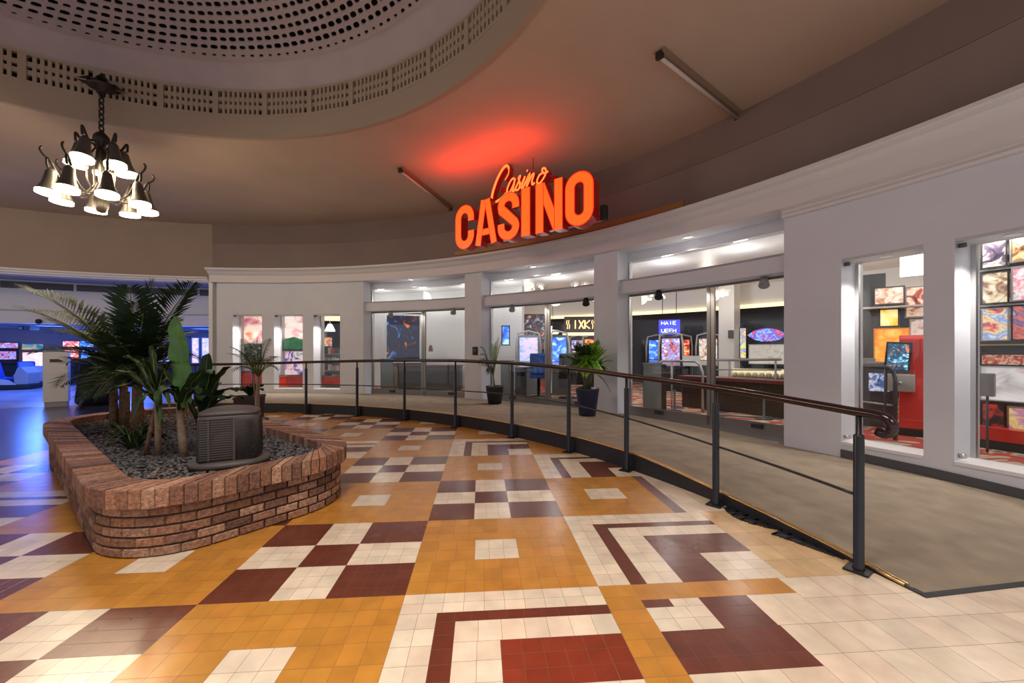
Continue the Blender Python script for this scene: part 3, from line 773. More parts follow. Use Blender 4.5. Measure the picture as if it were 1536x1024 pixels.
# pendant lamp
for px, dd, lab in ((829, 12.4, 'round pendant lamp glowing cream above the blue slot machine'),):
    x, y, _ = at(px, dd); root = thing('pendant_lamp', lab, 'lamp', (x, y, zz(498, dd)))
    b = MB(); b.lathe([(0, -.06), (.16, -.06), (.21, 0), (.19, .05), (.05, .07), (0, .07)], n=20); b.build('lamp_shade', glow('pendant_glow', (1, .78, .48), 1.6), root, world=False)
    b = MB(); b.tube([(0, 0, .06), (0, 0, 3.30 - zz(498, dd))], .008, 6); b.build('cord', M['black'], root, world=False)

# stroke lettering helper
STROKE = {'A': [[(0, 0), (.5, 1), (1, 0)], [(.2, .4), (.8, .4)]], 'H': [[(0, 0), (0, 1)], [(1, 0), (1, 1)], [(0, .5), (1, .5)]], 'X': [[(0, 0), (1, 1)], [(0, 1), (1, 0)]],
          'I': [[(.5, 0), (.5, 1)]], 'E': [[(1, 0), (0, 0), (0, 1), (1, 1)], [(0, .5), (.8, .5)]], 'U': [[(0, 1), (0, .1), (.5, 0), (1, .1), (1, 1)]], 'K': [[(0, 0), (0, 1)], [(1, 1), (0, .45), (1, 0)]],
          'D': [[(0, 0), (0, 1), (.7, .9), (1, .5), (.7, .1), (0, 0)]]}
def strokes(b, text, w, h, cx, cz, y, r, gap=.3):
    n = len(text); cw = w / (n + (n - 1) * gap); x = cx - w / 2
    for ch in text:
        for s in STROKE.get(ch, []):
            b.tube([(x + p[0] * cw, y, cz - h / 2 + p[1] * h) for p in s], r, 6)
        x += cw * (1 + gap)
# gold sign in bay 2
dd = 12.6; x, y, _ = at(871, dd); x0 = at(850, dd)[0]; x1 = at(899, dd)[0]
root = thing('gold_sign', 'dark hanging sign with ornate gold lettering above the bushy plant', 'sign', (x, y, zz(498, dd)), -math.atan2(x, y) * .7)
b = MB(); b.box((0, .03, .23), (x1 - x0, .06, .52)); b.build('sign_board', M['wood'], root, world=False)
b = MB(); strokes(b, 'IXK', .52, .26, .02, .24, -.01, .022, .25)
for s in (-.42, -.36, .36, .42): b.tube([(s, -.01, .10), (s + .02, -.01, .2), (s - .02, -.01, .3), (s, -.01, .38)], .012, 5)
b.build('gold_lettering', glow('gold_neon', (1.0, .62, .25), 2.2), root, world=False)
b = MB(); b.box((0, 0, -.06), (x1 - x0 + .1, .14, .09)); b.build('lamp_strip', M['goldband'], root, world=False)

# ---------------------------------------------------------------- bay 3 (right doors)
dd = 12.6; x, y, _ = at(1004, dd)
root = thing('neon_board', 'hanging blue neon board with two lines of white lettering behind the right doors', 'sign', (x, y, zz(501, dd)), -math.atan2(x, y))
b = MB(); b.box((0, .03, .22), (.62, .05, .46)); b.build('sign_board', glow('deep_blue_panel', (.06, .06, .9), 1.3), root, world=False)
b = MB(); strokes(b, 'HAIE', .42, .10, -.02, .35, -.01, .012); pbn = glow('pale_blue_neon', (.6, .75, 1.0), 2.2); b.build('lettering', pbn, root, world=False)
b = MB(); strokes(b, 'UEEH', .42, .10, -.02, .11, -.01, .012); b.build('lettering', pbn, root, world=False)
b = MB(); b.tube([(-.2, .03, .45), (-.2, .03, 3.3 - zz(501, dd))], .012, 6); b.tube([(.2, .03, .45), (.2, .03, 3.3 - zz(501, dd))], .012, 6); b.build('hanger_rods', M['black'], root, world=False)
# oval sign
dd = 11.3; x, y, _ = at(1150, dd)
root = thing('oval_sign', 'black board with pointed oval of blue and red neon behind the right doors', 'sign', (x, y, zz(515, dd)), -math.atan2(x, y))
b = MB(); b.box((0, .05, .23), (1.25, .05, .56)); b.build('sign_board', M['black_matt'], root, world=False)
b = MB(); b.prism([(-.47, 0), (-.3, .13), (-.12, .18), (.12, .18), (.3, .13), (.47, 0), (.3, -.13), (.12, -.18), (-.12, -.18), (-.3, -.13)], lambda u, v, e: (u, e, v + .24), .0, .03)
b.build('neon_oval', art('neon_oval_print', [(1.0, .22, .03), (.6, .05, .06), (.05, .06, .45), (.25, .4, 1.0), (.04, .05, .35), (.9, .12, .03)], 4.5, 9, 1.3), root, world=False)
panel('totem_sign', 1109, 1120, zz(538, 11.4), zz(491, 11.4), 11.4, art('totem_print', [(.02, .02, .05), (.9, .4, .05), (.05, .3, .9), (.9, .8, .1), (.8, .05, .05)], 6, 11, .8), 'narrow upright sign of orange, blue and red squares beside the white column', 'sign', M['black_matt'], .02)
panel('menu_board', 1122, 1190, zz(546, 11.0), zz(516, 11.0), 11.0, art('faint_sketches', [(.45, .42, .39), (.68, .65, .61), (.72, .69, .65), (.66, .63, .59), (.5, .47, .44)], 6, 12, .2), 'pale board with faint grey sketches below the oval neon sign', 'board', M['lightgrey'], .02)
# food counter
dd = 10.4; x, y, _ = at(1152, dd)
root = thing('food_counter', 'glass counter of lit cakes below the pale board behind the right doors', 'counter', (x, y, .2), -math.atan2(x, y))
b = MB(); b.box((0, .2, .24), (1.7, .5, .48)); b.build('counter_base', M['wood'], root, world=False)
b = MB(); b.box((0, .2, .72), (1.7, .5, .02)); b.box((0, -.04, .6), (1.7, .012, .22)); b.build('glass_case', M['glass'], root, world=False)
b = MB(); b.box((0, .42, .6), (1.68, .02, .22)); b.build('lit_back', glow('case_light', (1, .75, .45), 1.0), root, world=False)
rnd = random.Random(5)
cake = MB(); cake.lathe([(0, 0), (.07, 0), (.075, .05), (.06, .09), (.03, .11), (0, .115)], n=12)
cake_o = None
for k in range(10):
    loc = (x + (-.7 + .155 * k) * math.cos(math.atan2(x, y)), y - (-.7 + .155 * k) * math.sin(math.atan2(x, y)) + .1, .69)
    if cake_o is None:
        cake_o = cake.build('cake', mat('cake_icing', (.8, .62, .42), .5, var=.4, vscale=20)); o = cake_o
    else:
        o = cake_o.copy(); COL.objects.link(o)
    o.location = loc
    tag(o, 'small round iced cake in the lit glass counter behind the right doors', 'cake', 'cakes in the lit counter')
# low curved wall with red top and floor rail
low = MB()
lc = (CW[0], CW[1])
root = thing('curved_counter', 'low curved dark counter with a dull red top crossing behind the right doors', 'counter', wall(38, 14.2, .2))
b = MB(); b.sector(CW, 14.05, 14.3, 31.2, 42.0, .2, .80, 24); b.build('counter_front', M['wood'], root)
b = MB(); b.sector(CW, 13.95, 14.42, 31.1, 42.2, .80, .86, 24); b.build('counter_top', M['darkred'], root)
root = thing('guard_rail', 'bent steel guard rail with arched ends behind the left leaf of the right doors', 'railing', at(1015, 8.2, .2))
b = MB(); P0, P1 = Vector(at(985, 8.5, 0)), Vector(at(1054, 7.75, 0)); H = 1.18
b.tube([P0 + Vector((0, 0, .2)), P0 + Vector((0, 0, H - .22)), P0.lerp(P1, .06) + Vector((0, 0, H - .06)), P0.lerp(P1, .15) + Vector((0, 0, H)), P0.lerp(P1, .85) + Vector((0, 0, H)), P0.lerp(P1, .94) + Vector((0, 0, H - .06)), P1 + Vector((0, 0, H - .22)), P1 + Vector((0, 0, .2))], .026, 10); b.build('hoop', M['steel'], root)
b = MB(); q = P0.lerp(P1, .35); b.tube([q + Vector((0, 0, .2)), q + Vector((0, 0, H))], .02, 8); b.build('upright', M['steel'], root)
root = thing('guard_rail', 'straight grey guard rail in front of the lit food counter', 'railing', at(1120, 9.0, .2))
b = MB(); P0, P1 = Vector(at(1070, 9.3, 0)), Vector(at(1172, 8.7, 0))
b.tube([P0 + Vector((0, 0, 1.17)), P1 + Vector((0, 0, 1.20))], .03, 10); b.build('top_bar', M['grey'], root)
b = MB(); b.tube([P0 + Vector((0, 0, .95)), P1 + Vector((0, 0, .97))], .015, 8); b.build('lower_bar', M['grey'], root)
for s in (.02, .25, .92):
    q = P0.lerp(P1, s); b = MB(); b.tube([q + Vector((0, 0, .2)), q + Vector((0, 0, 1.17))], .022, 8); b.build('upright', M['grey'], root)
dd = 9.2; x, y, _ = at(1037, dd)
root = thing('podium_tablet', 'pale tilted tablet on a thin dark stand beyond the steel guard rail', 'tablet', (x, y, .2), -math.atan2(x, y))
b = MB(); b.lathe([(0, 0), (.18, 0), (.18, .02), (.025, .04), (.025, .86), (0, .86)], n=12); b.build('stand', M['black'], root, world=False)
b = MB(); b.hexa([(-.17, -.06, .84), (.17, -.06, .84), (.17, -.035, .84), (-.17, -.035, .84), (-.19, .05, 1.07), (.19, .05, 1.07), (.19, .075, 1.07), (-.19, .075, 1.07)]); b.build('screen', M['lightgrey'], root, world=False)
slot_machine('dark slot machine with red and blue screen left of the tablet stand', 1006, 12.0, M['screen_multi'], M['black_matt'], 0)
slot_machine('dark slot machine with patterned screen between tablet stand and white column', 1062, 12.3, art('pattern_screen', [(.03, .02, .02), (.5, .25, .15), (.8, .75, .7), (.1, .05, .05)], 9, 14, .7), M['black_matt'], 0)
for px, dd, lab, scn in ((985, 14.0, 'slot machine with a blue screen in the dark behind the hanging neon board', 'screen_blue'), (1022, 13.6, 'far slot machine with a red screen behind the tablet stand', 'screen_red'), (868, 14.2, 'far slot machine with mixed colours below the gold sign', 'screen_multi'), (889, 12.9, 'far slot machine with a red screen at the right edge of the middle doors', 'screen_red')):
    slot_machine(lab, px, dd, M[scn], M['black_matt'], 0)
panel('small_screen', 1029, 1037, zz(513, 15.0), zz(497, 15.0), 15.0, glow('pale_screen_glow', (.6, .7, .95), .9), 'small pale screen high in the dark casino behind the tablet stand', 'screen')
panel('blue_screen', 1050, 1063, zz(522, 15.4), zz(511, 15.4), 15.4, M['screen_blue'], 'small blue screen low in the dark casino left of the white column', 'screen')
for k, (px, dd, lab) in enumerate(((1012, 7.9, 'thin dark post on the blotched carpet beside the steel guard rail'), (1146, 7.0, 'thin dark post on the blotched carpet in front of the curved counter'))):
    x, y, _ = at(px, dd); root = thing('barrier_post', lab, 'post', (x, y, .2), 0, 'barrier posts on the casino carpet')
    b = MB(); b.lathe([(0, 0), (.14, 0), (.13, .02), (.02, .03), (.02, .42), (0, .42)], n=14); b.build('post_body', M['darkgrey'], root, world=False)

# ---------------------------------------------------------------- window 4 (first large window on the right)
panel('light_panel', 1349, 1420, zz(412, 6.6), zz(374, 6.6), 6.6, M['lightpanel'], 'bright white light panel high in the first large window', 'light panel')
panel('wall_print', 1310, 1357, zz(457, 7.2), zz(430, 7.2), 7.2, art('cakes_print', [(.12, .05, .03), (.7, .35, .2), (.95, .85, .75), (.5, .15, .1)], 6, 21, .45), 'wide picture of pale cakes on the upper shelf in the first large window', 'picture', M['darkgrey'], .02)
panel('wall_print', 1357, 1400, zz(476, 7.0), zz(429, 7.0), 7.0, art('dessert_print', [(.1, .03, .03), (.55, .12, .08), (.9, .75, .6), (.6, .25, .1)], 5, 22, .45), 'tall red and cream picture at the right edge of the first large window', 'picture', M['grey'], .02)
panel('wall_print', 1317, 1350, zz(491, 7.2), zz(462, 7.2), 7.2, art('yellow_print', [(.9, .5, .06), (1, .75, .2), (.95, .85, .5), (.9, .6, .1)], 4, 23, .7), 'small yellow glowing picture above the orange poster', 'picture', M['wood'], .03)
panel('wall_print', 1364, 1400, zz(512, 7.3), zz(478, 7.3), 7.3, art('pink_print', [(.5, .2, .15), (.85, .65, .6), (.95, .9, .85), (.5, .2, .2)], 6, 24, .4), 'pale pink picture behind the red game kiosk', 'picture', M['white_gloss'], .02)
panel('poster_banner', 1310, 1364, zz(546, 6.9), zz(492, 6.9), 6.9, art('orange_poster', [(.55, .1, .01), (.95, .25, .02), (1.0, .42, .05), (1.0, .6, .15)], 4, 25, .6), 'large orange poster in the first large window', 'poster', M['orange'], .02)
x0, y0_, _ = at(1290, 7.5); 
root = thing('wall_shelf', 'long thin cream shelf under the picture of pale cakes', 'shelf', at(1330, 7.15, zz(461, 7.15)), -math.atan2(at(1330, 7.15)[0], 7.15))
b = MB(); b.box((0, 0, 0), (.9, .25, .03)); b.build('shelf_board', M['cornice'], root, world=False)
root = thing('dark_cabinet', 'tall dark cupboard at the left edge inside the first large window', 'cabinet', at(1301, 7.6, .2), -math.atan2(at(1301, 7.6)[0], 7.6))
b = MB(); b.box((0, 0, 1.3), (.5, .4, 2.6)); b.build('cabinet_body', M['darkgrey'], root, world=False, bevel=.01)
b = MB(); b.box((.2, -.21, 1.0), (.02, .03, .3)); b.build('handle', M['steel'], root, world=False)
# red kiosk
dd = 5.75; x, y, _ = at(1366, dd)
root = thing('game_kiosk', 'red game kiosk with tilted screen in the first large window', 'kiosk', (x, y, .2), -math.atan2(x, y))
b = MB(); b.prism([(-.20, .10), (.30, .10), (.30, 1.38), (.08, 1.42), (-.02, 1.36), (-.04, .80)], lambda u, v, e: (e, u, v), -.12, .24); b.build('red_column', M['red'], root, world=False, bevel=.012)
b = MB(); b.box((.06, .05, .05), (.40, .54, .10)); b.build('plinth', M['black_matt'], root, world=False)
b = MB(); mt = Matrix.Translation((-.13, -.12, 1.10)) @ Matrix.Rotation(R_(-14), 4, 'X') @ Matrix.Rotation(R_(4), 4, 'Y')
b.box((0, 0, 0), (.27, .05, .44), mtx=mt); o = b.build('screen_case', M['black_matt'], root, world=False, bevel=.008)
b = MB(); b.box((0, 0, 0), (.22, .01, .37), mtx=mt @ Matrix.Translation((0, -.03, 0))); b.build('screen', art('reel_screen', [(.7, .85, .9), (.05, .3, .5), (.01, .02, .05), (.02, .08, .14), (.6, .2, .1)], 12, 26, .9), root, world=False)
b = MB(); b.box((-.10, -.19, .74), (.29, .2, .24)); b.build('card_box', mat('beige_box', (.42, .38, .36), .4), root, world=False, bevel=.01)
b = MB(); b.lathe([(0, 0), (.025, 0), (.022, .02), (.012, .03), (0, .03)], n=12, mtx=Matrix.Translation((-.10, -.29, .74)) @ Matrix.Rotation(R_(90), 4, 'X')); b.build('lock_knob', M['steel'], root, world=False)
# dark coin machine and steel frame
dd = 6.35; x, y, _ = at(1316, dd)
root = thing('coin_machine', 'dark low coin machine left of the red kiosk', 'machine', (x, y, .2), -math.atan2(x, y))
b = MB(); b.box((0, .1, .48), (.42, .4, .96)); b.build('machine_body', M['darkgrey'], root, world=False, bevel=.02)
b = MB(); b.box((.02, -.105, .70), (.24, .02, .28)); b.build('screen', art('coin_screen', [(.01, .02, .05), (.1, .2, .5), (.7, .7, .8), (.02, .02, .05)], 10, 27, .6), root, world=False)
b = MB(); b.box((0, .06, .99), (.5, .46, .05)); b.box((-.12, 0, 1.04), (.2, .16, .06)); b.build('machine_top', M['grey'], root, world=False, bevel=.01)
root = thing('guard_rail', 'steel rail frame in front of the dark coin machine in the first large window', 'railing', at(1325, 5.55, .2))
b = MB(); P0, P1 = Vector(at(1280, 5.75)), Vector(at(1343, 5.35)); H = 1.17
b.tube([P0 + Vector((0, 0, .2)), P0 + Vector((0, 0, H)), P0.lerp(P1, .85) + Vector((0, 0, H)), P0.lerp(P1, .95) + Vector((0, 0, H - .05)), P1 + Vector((0, 0, H - .16)), P1 + Vector((0, 0, .2))], .024, 10); b.build('hoop', M['darkgrey'], root)
b = MB(); b.tube([P0 + Vector((0, 0, .68)), P1 + Vector((0, 0, .66))], .014, 8); b.build('cross_bar', M['steel'], root)
b = MB(); q = P0.lerp(P1, .78); b.tube([q + Vector((0, 0, .2)), q + Vector((0, 0, H))], .018, 8); b.build('upright', M['darkgrey'], root)

# ---------------------------------------------------------------- window 5 (large window at the right edge)
pals = {'a': [(.03, .02, .05), (.12, .07, .12), (.85, .8, .75), (.6, .25, .1)], 'b': [(.03, .02, .02), (.3, .12, .05), (.85, .6, .3), (.9, .85, .7)], 'c': [(.04, .05, .15), (.3, .15, .1), (.85, .72, .5), (.9, .9, .95)],
        'd': [(.9, .88, .9), (.8, .2, .3), (.9, .8, .8), (.3, .1, .2)], 'e': [(.05, .08, .4), (.8, .15, .1), (.9, .75, .4), (.25, .35, .7), (.9, .9, .9)], 'f': [(.3, .05, .05), (.7, .2, .15), (.1, .1, .3), (.8, .7, .6)], 'g': [(.01, .01, .015), (.03, .02, .02), (.5, .04, .03), (.04, .02, .02)], 'h': [(.65, .5, .1), (.8, .65, .3), (.5, .2, .4), (.9, .8, .5)]}
RA, RZ5 = Vector((6.03, 5.15, 0)), R_(-66)
RT, RNrm = Vector((math.cos(RZ5), math.sin(RZ5), 0)), Vector((math.sin(RZ5), -math.cos(RZ5), 0))
def rackpic(name, s0, s1, z0, z1, off, m, label, cat, frame, group=None, fw=.014):
    p = RA + RT * ((s0 + s1) / 2) + RNrm * (.03 - off); w, h = s1 - s0, z1 - z0
    root = thing(name, label, cat, (p.x, p.y, z0), RZ5, group)
    b = MB(); b.box((0, 0, h / 2), (w, .04, h)); b.build('picture_face', m, root, world=False)
    f = MB()
    f.box((0, -.008, fw / 2), (w + .004, .04, fw)); f.box((0, -.008, h - fw / 2), (w + .004, .04, fw))
    for q in (-1, 1): f.box((q * (w / 2 - fw / 2), -.008, h / 2), (fw, .04, h - 2 * fw))
    f.build('frame', frame, root, world=False); return root
D5 = 5.05
rows5 = [(0, .22, 402, 357, 'a', 'picture of white and rust shapes, top left in the right-edge window'), (.24, .62, 398, 352, 'b', 'picture of a golden round loaf, top row at the right frame edge'),
         (0, .235, 456, 408, 'c', 'picture of a piled golden cake, second row of the right-edge window'), (.25, .62, 454, 405, 'd', 'white and pink picture, second row at the right frame edge'),
         (0, .235, 511, 462, 'e', 'bright blue, red and yellow picture, third row of the right-edge window'), (.25, .62, 511, 460, 'f', 'dark red picture, third row at the right frame edge'),
         (0, .205, 652, 604, 'g', 'black picture with a red splash, bottom row of the right-edge window'), (.22, .62, 660, 607, 'h', 'yellow picture with purple shapes, bottom row at the right frame edge')]
for k, (a, b2, y1, y2, c, lab) in enumerate(rows5):
    rackpic('wall_print', a, b2, zz(y1, D5), zz(y2, D5), 0, art('print_%s' % c, pals[c], 6.5, 30 + k, .45), lab, 'picture', M['black_matt'] if c in 'agcf' else (M['brass'] if c == 'h' else M['steel']), 'pictures in the right-edge window')
q5 = RA + RT * .45 - RNrm * .06
root = thing('display_rack', 'dark display rack with thin shelves holding the pictures in the right-edge window', 'rack', (q5.x, q5.y, .2), RZ5)
b = MB(); b.box((0, .08, 1.2), (1.3, .04, 2.4)); b.build('back_board', M['darkgrey'], root, world=False)
for py, m in ((404, 'steel'), (458, 'steel'), (517, 'brass')):
    b = MB(); b.box((0, .0, zz(py, D5) - .2), (1.3, .12, .018)); b.build('shelf', M[m], root, world=False)
rackpic('tray_display', 0.0, .62, zz(548, 5.0), zz(530, 5.0), -.02, art('red_food', [(.08, .02, .02), (.5, .08, .04), (.8, .5, .35), (.3, .05, .03)], 14, 44, .3), 'tray heaped with reddish food under the brass shelf', 'tray', M['black_matt'])
rackpic('cloth_display', 0.0, .62, zz(601, 5.0), zz(549, 5.0), -.03, art('white_folds', [(.5, .48, .5), (.8, .78, .8), (.9, .88, .9), (.7, .5, .5)], 2.5, 45, .25), 'pale creased cloth panel under the tray of reddish food', 'cloth', M['lightgrey'])
x, y, _ = at(1481, 4.72)
root = thing('grey_box', 'small plain grey box on a thin post at the left edge of the right-edge window', 'box', (x, y, zz(596, 4.72)), RZ5); b = MB(); b.box((0, .0, .15), (.12, .06, .27)); b.build('box_body', M['grey'], root, world=False, bevel=.008)
b = MB(); b.tube([(0, 0, .2 - zz(596, 4.72)), (0, 0, .04)], .012, 8); b.build('box_post', M['darkgrey'], root, world=False)
q5 = RA + RT * .45 + RNrm * .20
root = thing('display_plinth', 'low red plinth with black base below the pictures in the right-edge window', 'plinth', (q5.x, q5.y, .2), RZ5)
b = MB(); b.box((0, 0, .05), (1.3, .22, .10)); b.build('plinth_base', M['black_matt'], root, world=False)
b = MB(); b.box((0, 0, .18), (1.3, .20, .15)); b.build('plinth_top', M['red'], root, world=False)

# ---------------------------------------------------------------- windows 1-3 (left)
dL = 12.1
panel('poster_banner', 357, 397, zz(515, dL), zz(468, dL), dL, art('pink_silk', [(.35, .06, .12), (.75, .35, .35), (.95, .75, .62), (.85, .2, .06)], 2.2, 51, .75), 'pink and orange swirled poster in the leftmost window', 'poster', M['white_gloss'], .02)
panel('dark_sign', 358, 393, zz(546, dL), zz(516, dL), dL, art('dark_menu', [(.01, .02, .015), (.02, .04, .02), (.03, .04, .03), (.6, .55, .5)], 8, 52, .3), 'dark sign board under the swirled poster in the leftmost window', 'sign', M['black_matt'], .015)
panel('red_counter', 352, 398, zz(582, 11.95), zz(556, 11.95), 11.95, M['red'], 'red counter front low in the leftmost window', 'counter', M['darkred'], .06, .1)
panel('poster_banner', 421, 458, zz(508, dL), zz(468, dL), dL, art('pink_folds', [(.6, .25, .28), (.9, .65, .62), (.95, .85, .8), (.7, .15, .12)], 2.5, 53, .75), 'pale pink poster of folded cloth in the second narrow window', 'poster', M['white_gloss'], .02)
x, y, _ = at(437, 11.84); root = thing('green_canopy', 'green fabric canopy under the pink poster in the second narrow window', 'canopy', (x, y, zz(524, 11.95)))
b = MB(); b.prism([(-.42, 0), (.42, 0), (.42, .14), (.30, .28), (.05, .37), (-.15, .31), (-.36, .22), (-.42, .12)], lambda u, v, e: (u, e, v), 0, .12); b.build('canopy_cloth', mat('green_cloth', (.02, .36, .13), .6, var=.35, vscale=9), root, world=False)
b = MB(); b.box((0, .02, -.01), (.86, .16, .03)); b.build('canopy_bar', M['black'], root, world=False)
panel('wall_print', 421, 458, zz(563, dL), zz(526, dL), dL, art('blue_pink_print', [(.02, .02, .1), (.1, .1, .5), (.85, .5, .55), (.9, .8, .85), (.05, .2, .1)], 4, 54, .55), 'blue and pink picture under the green canopy', 'picture', M['black_matt'], .015)
panel('red_counter', 417, 460, zz(581, 11.9), zz(562, 11.9), 11.9, M['red'], 'red counter front low in the second narrow window', 'counter', M['stem'], .05, .1)
panel('light_panel', 478, 514, zz(481, dL), zz(470, dL), dL, glow('peach_light', (1, .72, .5), 1.3), 'peach-coloured light strip at the top of the third narrow window', 'light panel')
x, y, _ = at(495, 12.4); root = thing('pendant_lamp', 'white hanging lampshade in the third narrow window', 'lamp', (x, y, zz(497, 12.4)))
b = MB(); b.lathe([(.02, .24), (.06, .23), (.14, .06), (.15, 0), (.13, 0)], n=18); b.build('lamp_shade', glow('white_shade', (1, .96, .92), 1.1), root, world=False)
b = MB(); b.tube([(0, 0, .23), (0, 0, 3.3 - zz(497, 12.4))], .01, 6); b.build('cord', M['steel'], root, world=False)
panel('orange_sign', 484, 499, zz(520, 12.5), zz(505, 12.5), 12.5, art('orange_sign_print', [(.9, .25, .05), (.95, .4, .15), (.3, .1, .1), (.9, .7, .6)], 5, 55, .7), 'small orange sign below the white lampshade in the third narrow window', 'sign', M['darkgrey'], .02)
root = thing('merchandise_rack', 'rack of small pale goods in the third narrow window', 'rack', at(494, 12.7, .2))
b = MB(); b.box((0, .1, .62), (.7, .04, 1.24)); b.build('back_board', M['grey'], root, world=False)
for k in range(4):
    b = MB(); b.box((0, -.05, .3 + k * .26), (.7, .28, .02)); b.build('shelf', M['lightgrey'], root, world=False)
rnd = random.Random(8); goods = []
gcols = [(.8, .75, .72), (.6, .08, .06), (.1, .15, .5), (.75, .5, .35), (.05, .05, .06), (.85, .85, .9)]
gm = [mat('carton_%s' % n_, c, .5) for n_, c in zip(('pale', 'red', 'blue', 'tan', 'black', 'white'), gcols)]
gx, gy, _ = at(494, 12.7)
for r in range(4):
    for k in range(6):
        b = MB(); h = rnd.uniform(.11, .2); b.box((0, 0, h / 2), (.085, .1, h)); o = b.build('carton', rnd.choice(gm))
        o.location = (gx - .28 + k * .112, gy - .08, .2 + .312 + r * .26)
        tag(o, 'small boxed item on the goods rack in the third narrow window', 'box', 'boxed goods in the third narrow window')
panel('red_counter', 476, 514, zz(578, 11.9), zz(563, 11.9), 11.9, M['red'], 'red counter front low in the third narrow window', 'counter', M['stem'], .05, .1)

# ---------------------------------------------------------------- downlights and small spotlights
DOWN = []
def downlight(loc, lab, group):
    root = thing('downlight', lab, 'downlight', loc, 0, group)
    b = MB(); b.lathe([(.045, 0), (.062, 0), (.064, -.008), (.045, -.008)], n=20); b.build('trim_ring', M['white_gloss'], root, world=False)
    b = MB(); b.lathe([(0, -.004), (.045, -.004), (.045, .0), (0, .0)], n=20); b.build('lens', M['downlight'], root, world=False)
    DOWN.append((loc, 100 if group.startswith('window') else 60))
names = ('left', 'middle', 'right')
for (a0, a1, am), nm in zip(BAYS, names):
    aa = {'left': 71.0, 'middle': 54.2, 'right': 38.2}[nm]
    downlight(wall(aa, RW + .20, 3.298), 'round recessed downlight in the upper soffit over the %s glass doors' % nm, 'soffit downlights')
    downlight(wall(aa - .9, RW + .26, 2.488), 'round recessed downlight under the transom of the %s glass doors' % nm, 'soffit downlights')
for (a0, a1), lab in zip([o for o, k in zip(OPEN, KIND) if k == 'win'], ('leftmost narrow window', 'second narrow window', 'third narrow window', 'first large window', 'right-edge window')):
    right = a0 < 30
    a = (a0 + a1) / 2 if a0 > 20 else 21.9
    downlight(wall(a, RW + .15, (2.52 if right else 2.42) - .031), 'small recessed downlight at the head of the %s' % lab, 'window downlights')
def spotlight(px, dd, z, m, lab):
    x, y, _ = at(px, dd); root = thing('spotlight', lab, 'spotlight', (x, y, z), -math.atan2(x, y))
    b = MB(); b.lathe([(0, .09), (.05, .085), (.075, -.06), (.066, -.06), (.0, -.03)], n=16, mtx=Matrix.Rotation(R_(-35), 4, 'X')); b.build('lamp_head', m, root, world=False)
    b = MB(); b.tube([(0, 0, .06), (0, .02, .13)], .014, 8); b.build('bracket', M['black'], root, world=False)
spotlight(988, 7.30, 2.40, M['black_matt'], 'black spotlight at the top left of the right glass doors')
spotlight(1146, 5.95, 2.40, M['grey'], 'grey spotlight at the top right of the right glass doors')
spotlight(768, 9.65, 2.40, M['grey'], 'grey spotlight at the top left of the middle glass doors')
spotlight(879, 8.35, 2.40, M['black_matt'], 'black spotlight at the top right of the middle glass doors')
spotlight(586, 11.2, 2.40, M['grey'], 'grey spotlight at the top left of the left glass doors')
spotlight(680, 10.35, 2.40, M['grey'], 'grey spotlight at the top right of the left glass doors')
b = MB(); x, y, aw = on_ring(712.5, RW - .02); root = thing('card_reader', 'small black wall box on the white pier between left and middle doors', 'wall box', (x, y, 1.31), R_(0))
b.box((0, 0, .07), (.13, .04, .20)); b.build('box_body', M['black_matt'], root, world=False, bevel=.006)
b = MB(); b.box((0, -.022, .09), (.08, .006, .06)); b.build('reader_face', M['darkgrey'], root, world=False)
root.rotation_euler = (0, 0, R_(aw) - math.pi / 2)
# ================================================================== CEILING TUBES
def tube_light(p, q, lab):
    P, Q = Vector((*p, 4.945)), Vector((*q, 4.945)); L = (Q - P).length; mid = (P + Q) / 2
    root = thing('ceiling_tube_light', lab, 'ceiling light', mid, math.atan2(Q.y - P.y, Q.x - P.x), 'bare tube lights on the ceiling')
    b = MB(); b.hexa([(-L / 2, -.045, -.04), (L / 2, -.045, -.04), (L / 2, .045, -.04), (-L / 2, .045, -.04), (-L / 2, -.075, 0), (L / 2, -.075, 0), (L / 2, .075, 0), (-L / 2, .075, 0)]); b.build('batten', M['batten'], root, world=False)
    b = MB(); b.tube([(-L / 2 + .05, 0, -.075), (L / 2 - .05, 0, -.075)], .024, 12); b.build('tube', M['tube_lamp'], root, world=False)
    for s in (-1, 1):
        b = MB(); b.box((s * (L / 2 - .02), 0, -.055), (.05, .09, .09)); b.build('end_holder', M['iron'], root, world=False, bevel=.008)
cz = lambda px, py, z: at(px, (z - CAM_H) * 603.0 / (525 - py))[:2]
tube_light(cz(600, 250, 4.95), cz(676, 310, 4.95), 'bare tube light on the ceiling left of the red script lettering')
tube_light(cz(988, 74, 4.95), cz(1108, 171, 4.95), 'bare tube light on the ceiling above the right glass doors')

# ================================================================== CASINO SIGN
SA, SB = Vector((-1.21, 9.74)), Vector((1.70, 7.58))
SU = (SB - SA).normalized(); SN = Vector((SU.y, -SU.x))           # outward, towards the hall
if SN.y > 0: SN = -SN
SF = .862          # the sign hangs well forward of the wall, over the ramp
def splane(s, z, e): q = (SA + SU * s) * SF + SN * e; return (q.x, q.y, CAM_H + (z - CAM_H) * SF)
M['neon_face'] = glow('orange_red_face', (1.0, .088, .008), 1.5)
M['neon_rim'] = glow('red_rim', (1.0, .015, .005), .9)
M['neon_side'] = mat('dark_red_return', (.22, .006, .004), .35, emit=(1, .02, .01), estr=.06)
M['script_face'] = glow('amber_script', (1.0, .27, .05), 1.3)
M['ochre'] = mat('ochre_rail', (.36, .15, .03), .5)
sign = thing('casino_sign', 'large glowing orange-red CASINO sign with script Casino above it on the cornice', 'sign', splane(1.8, 3.77, 0))
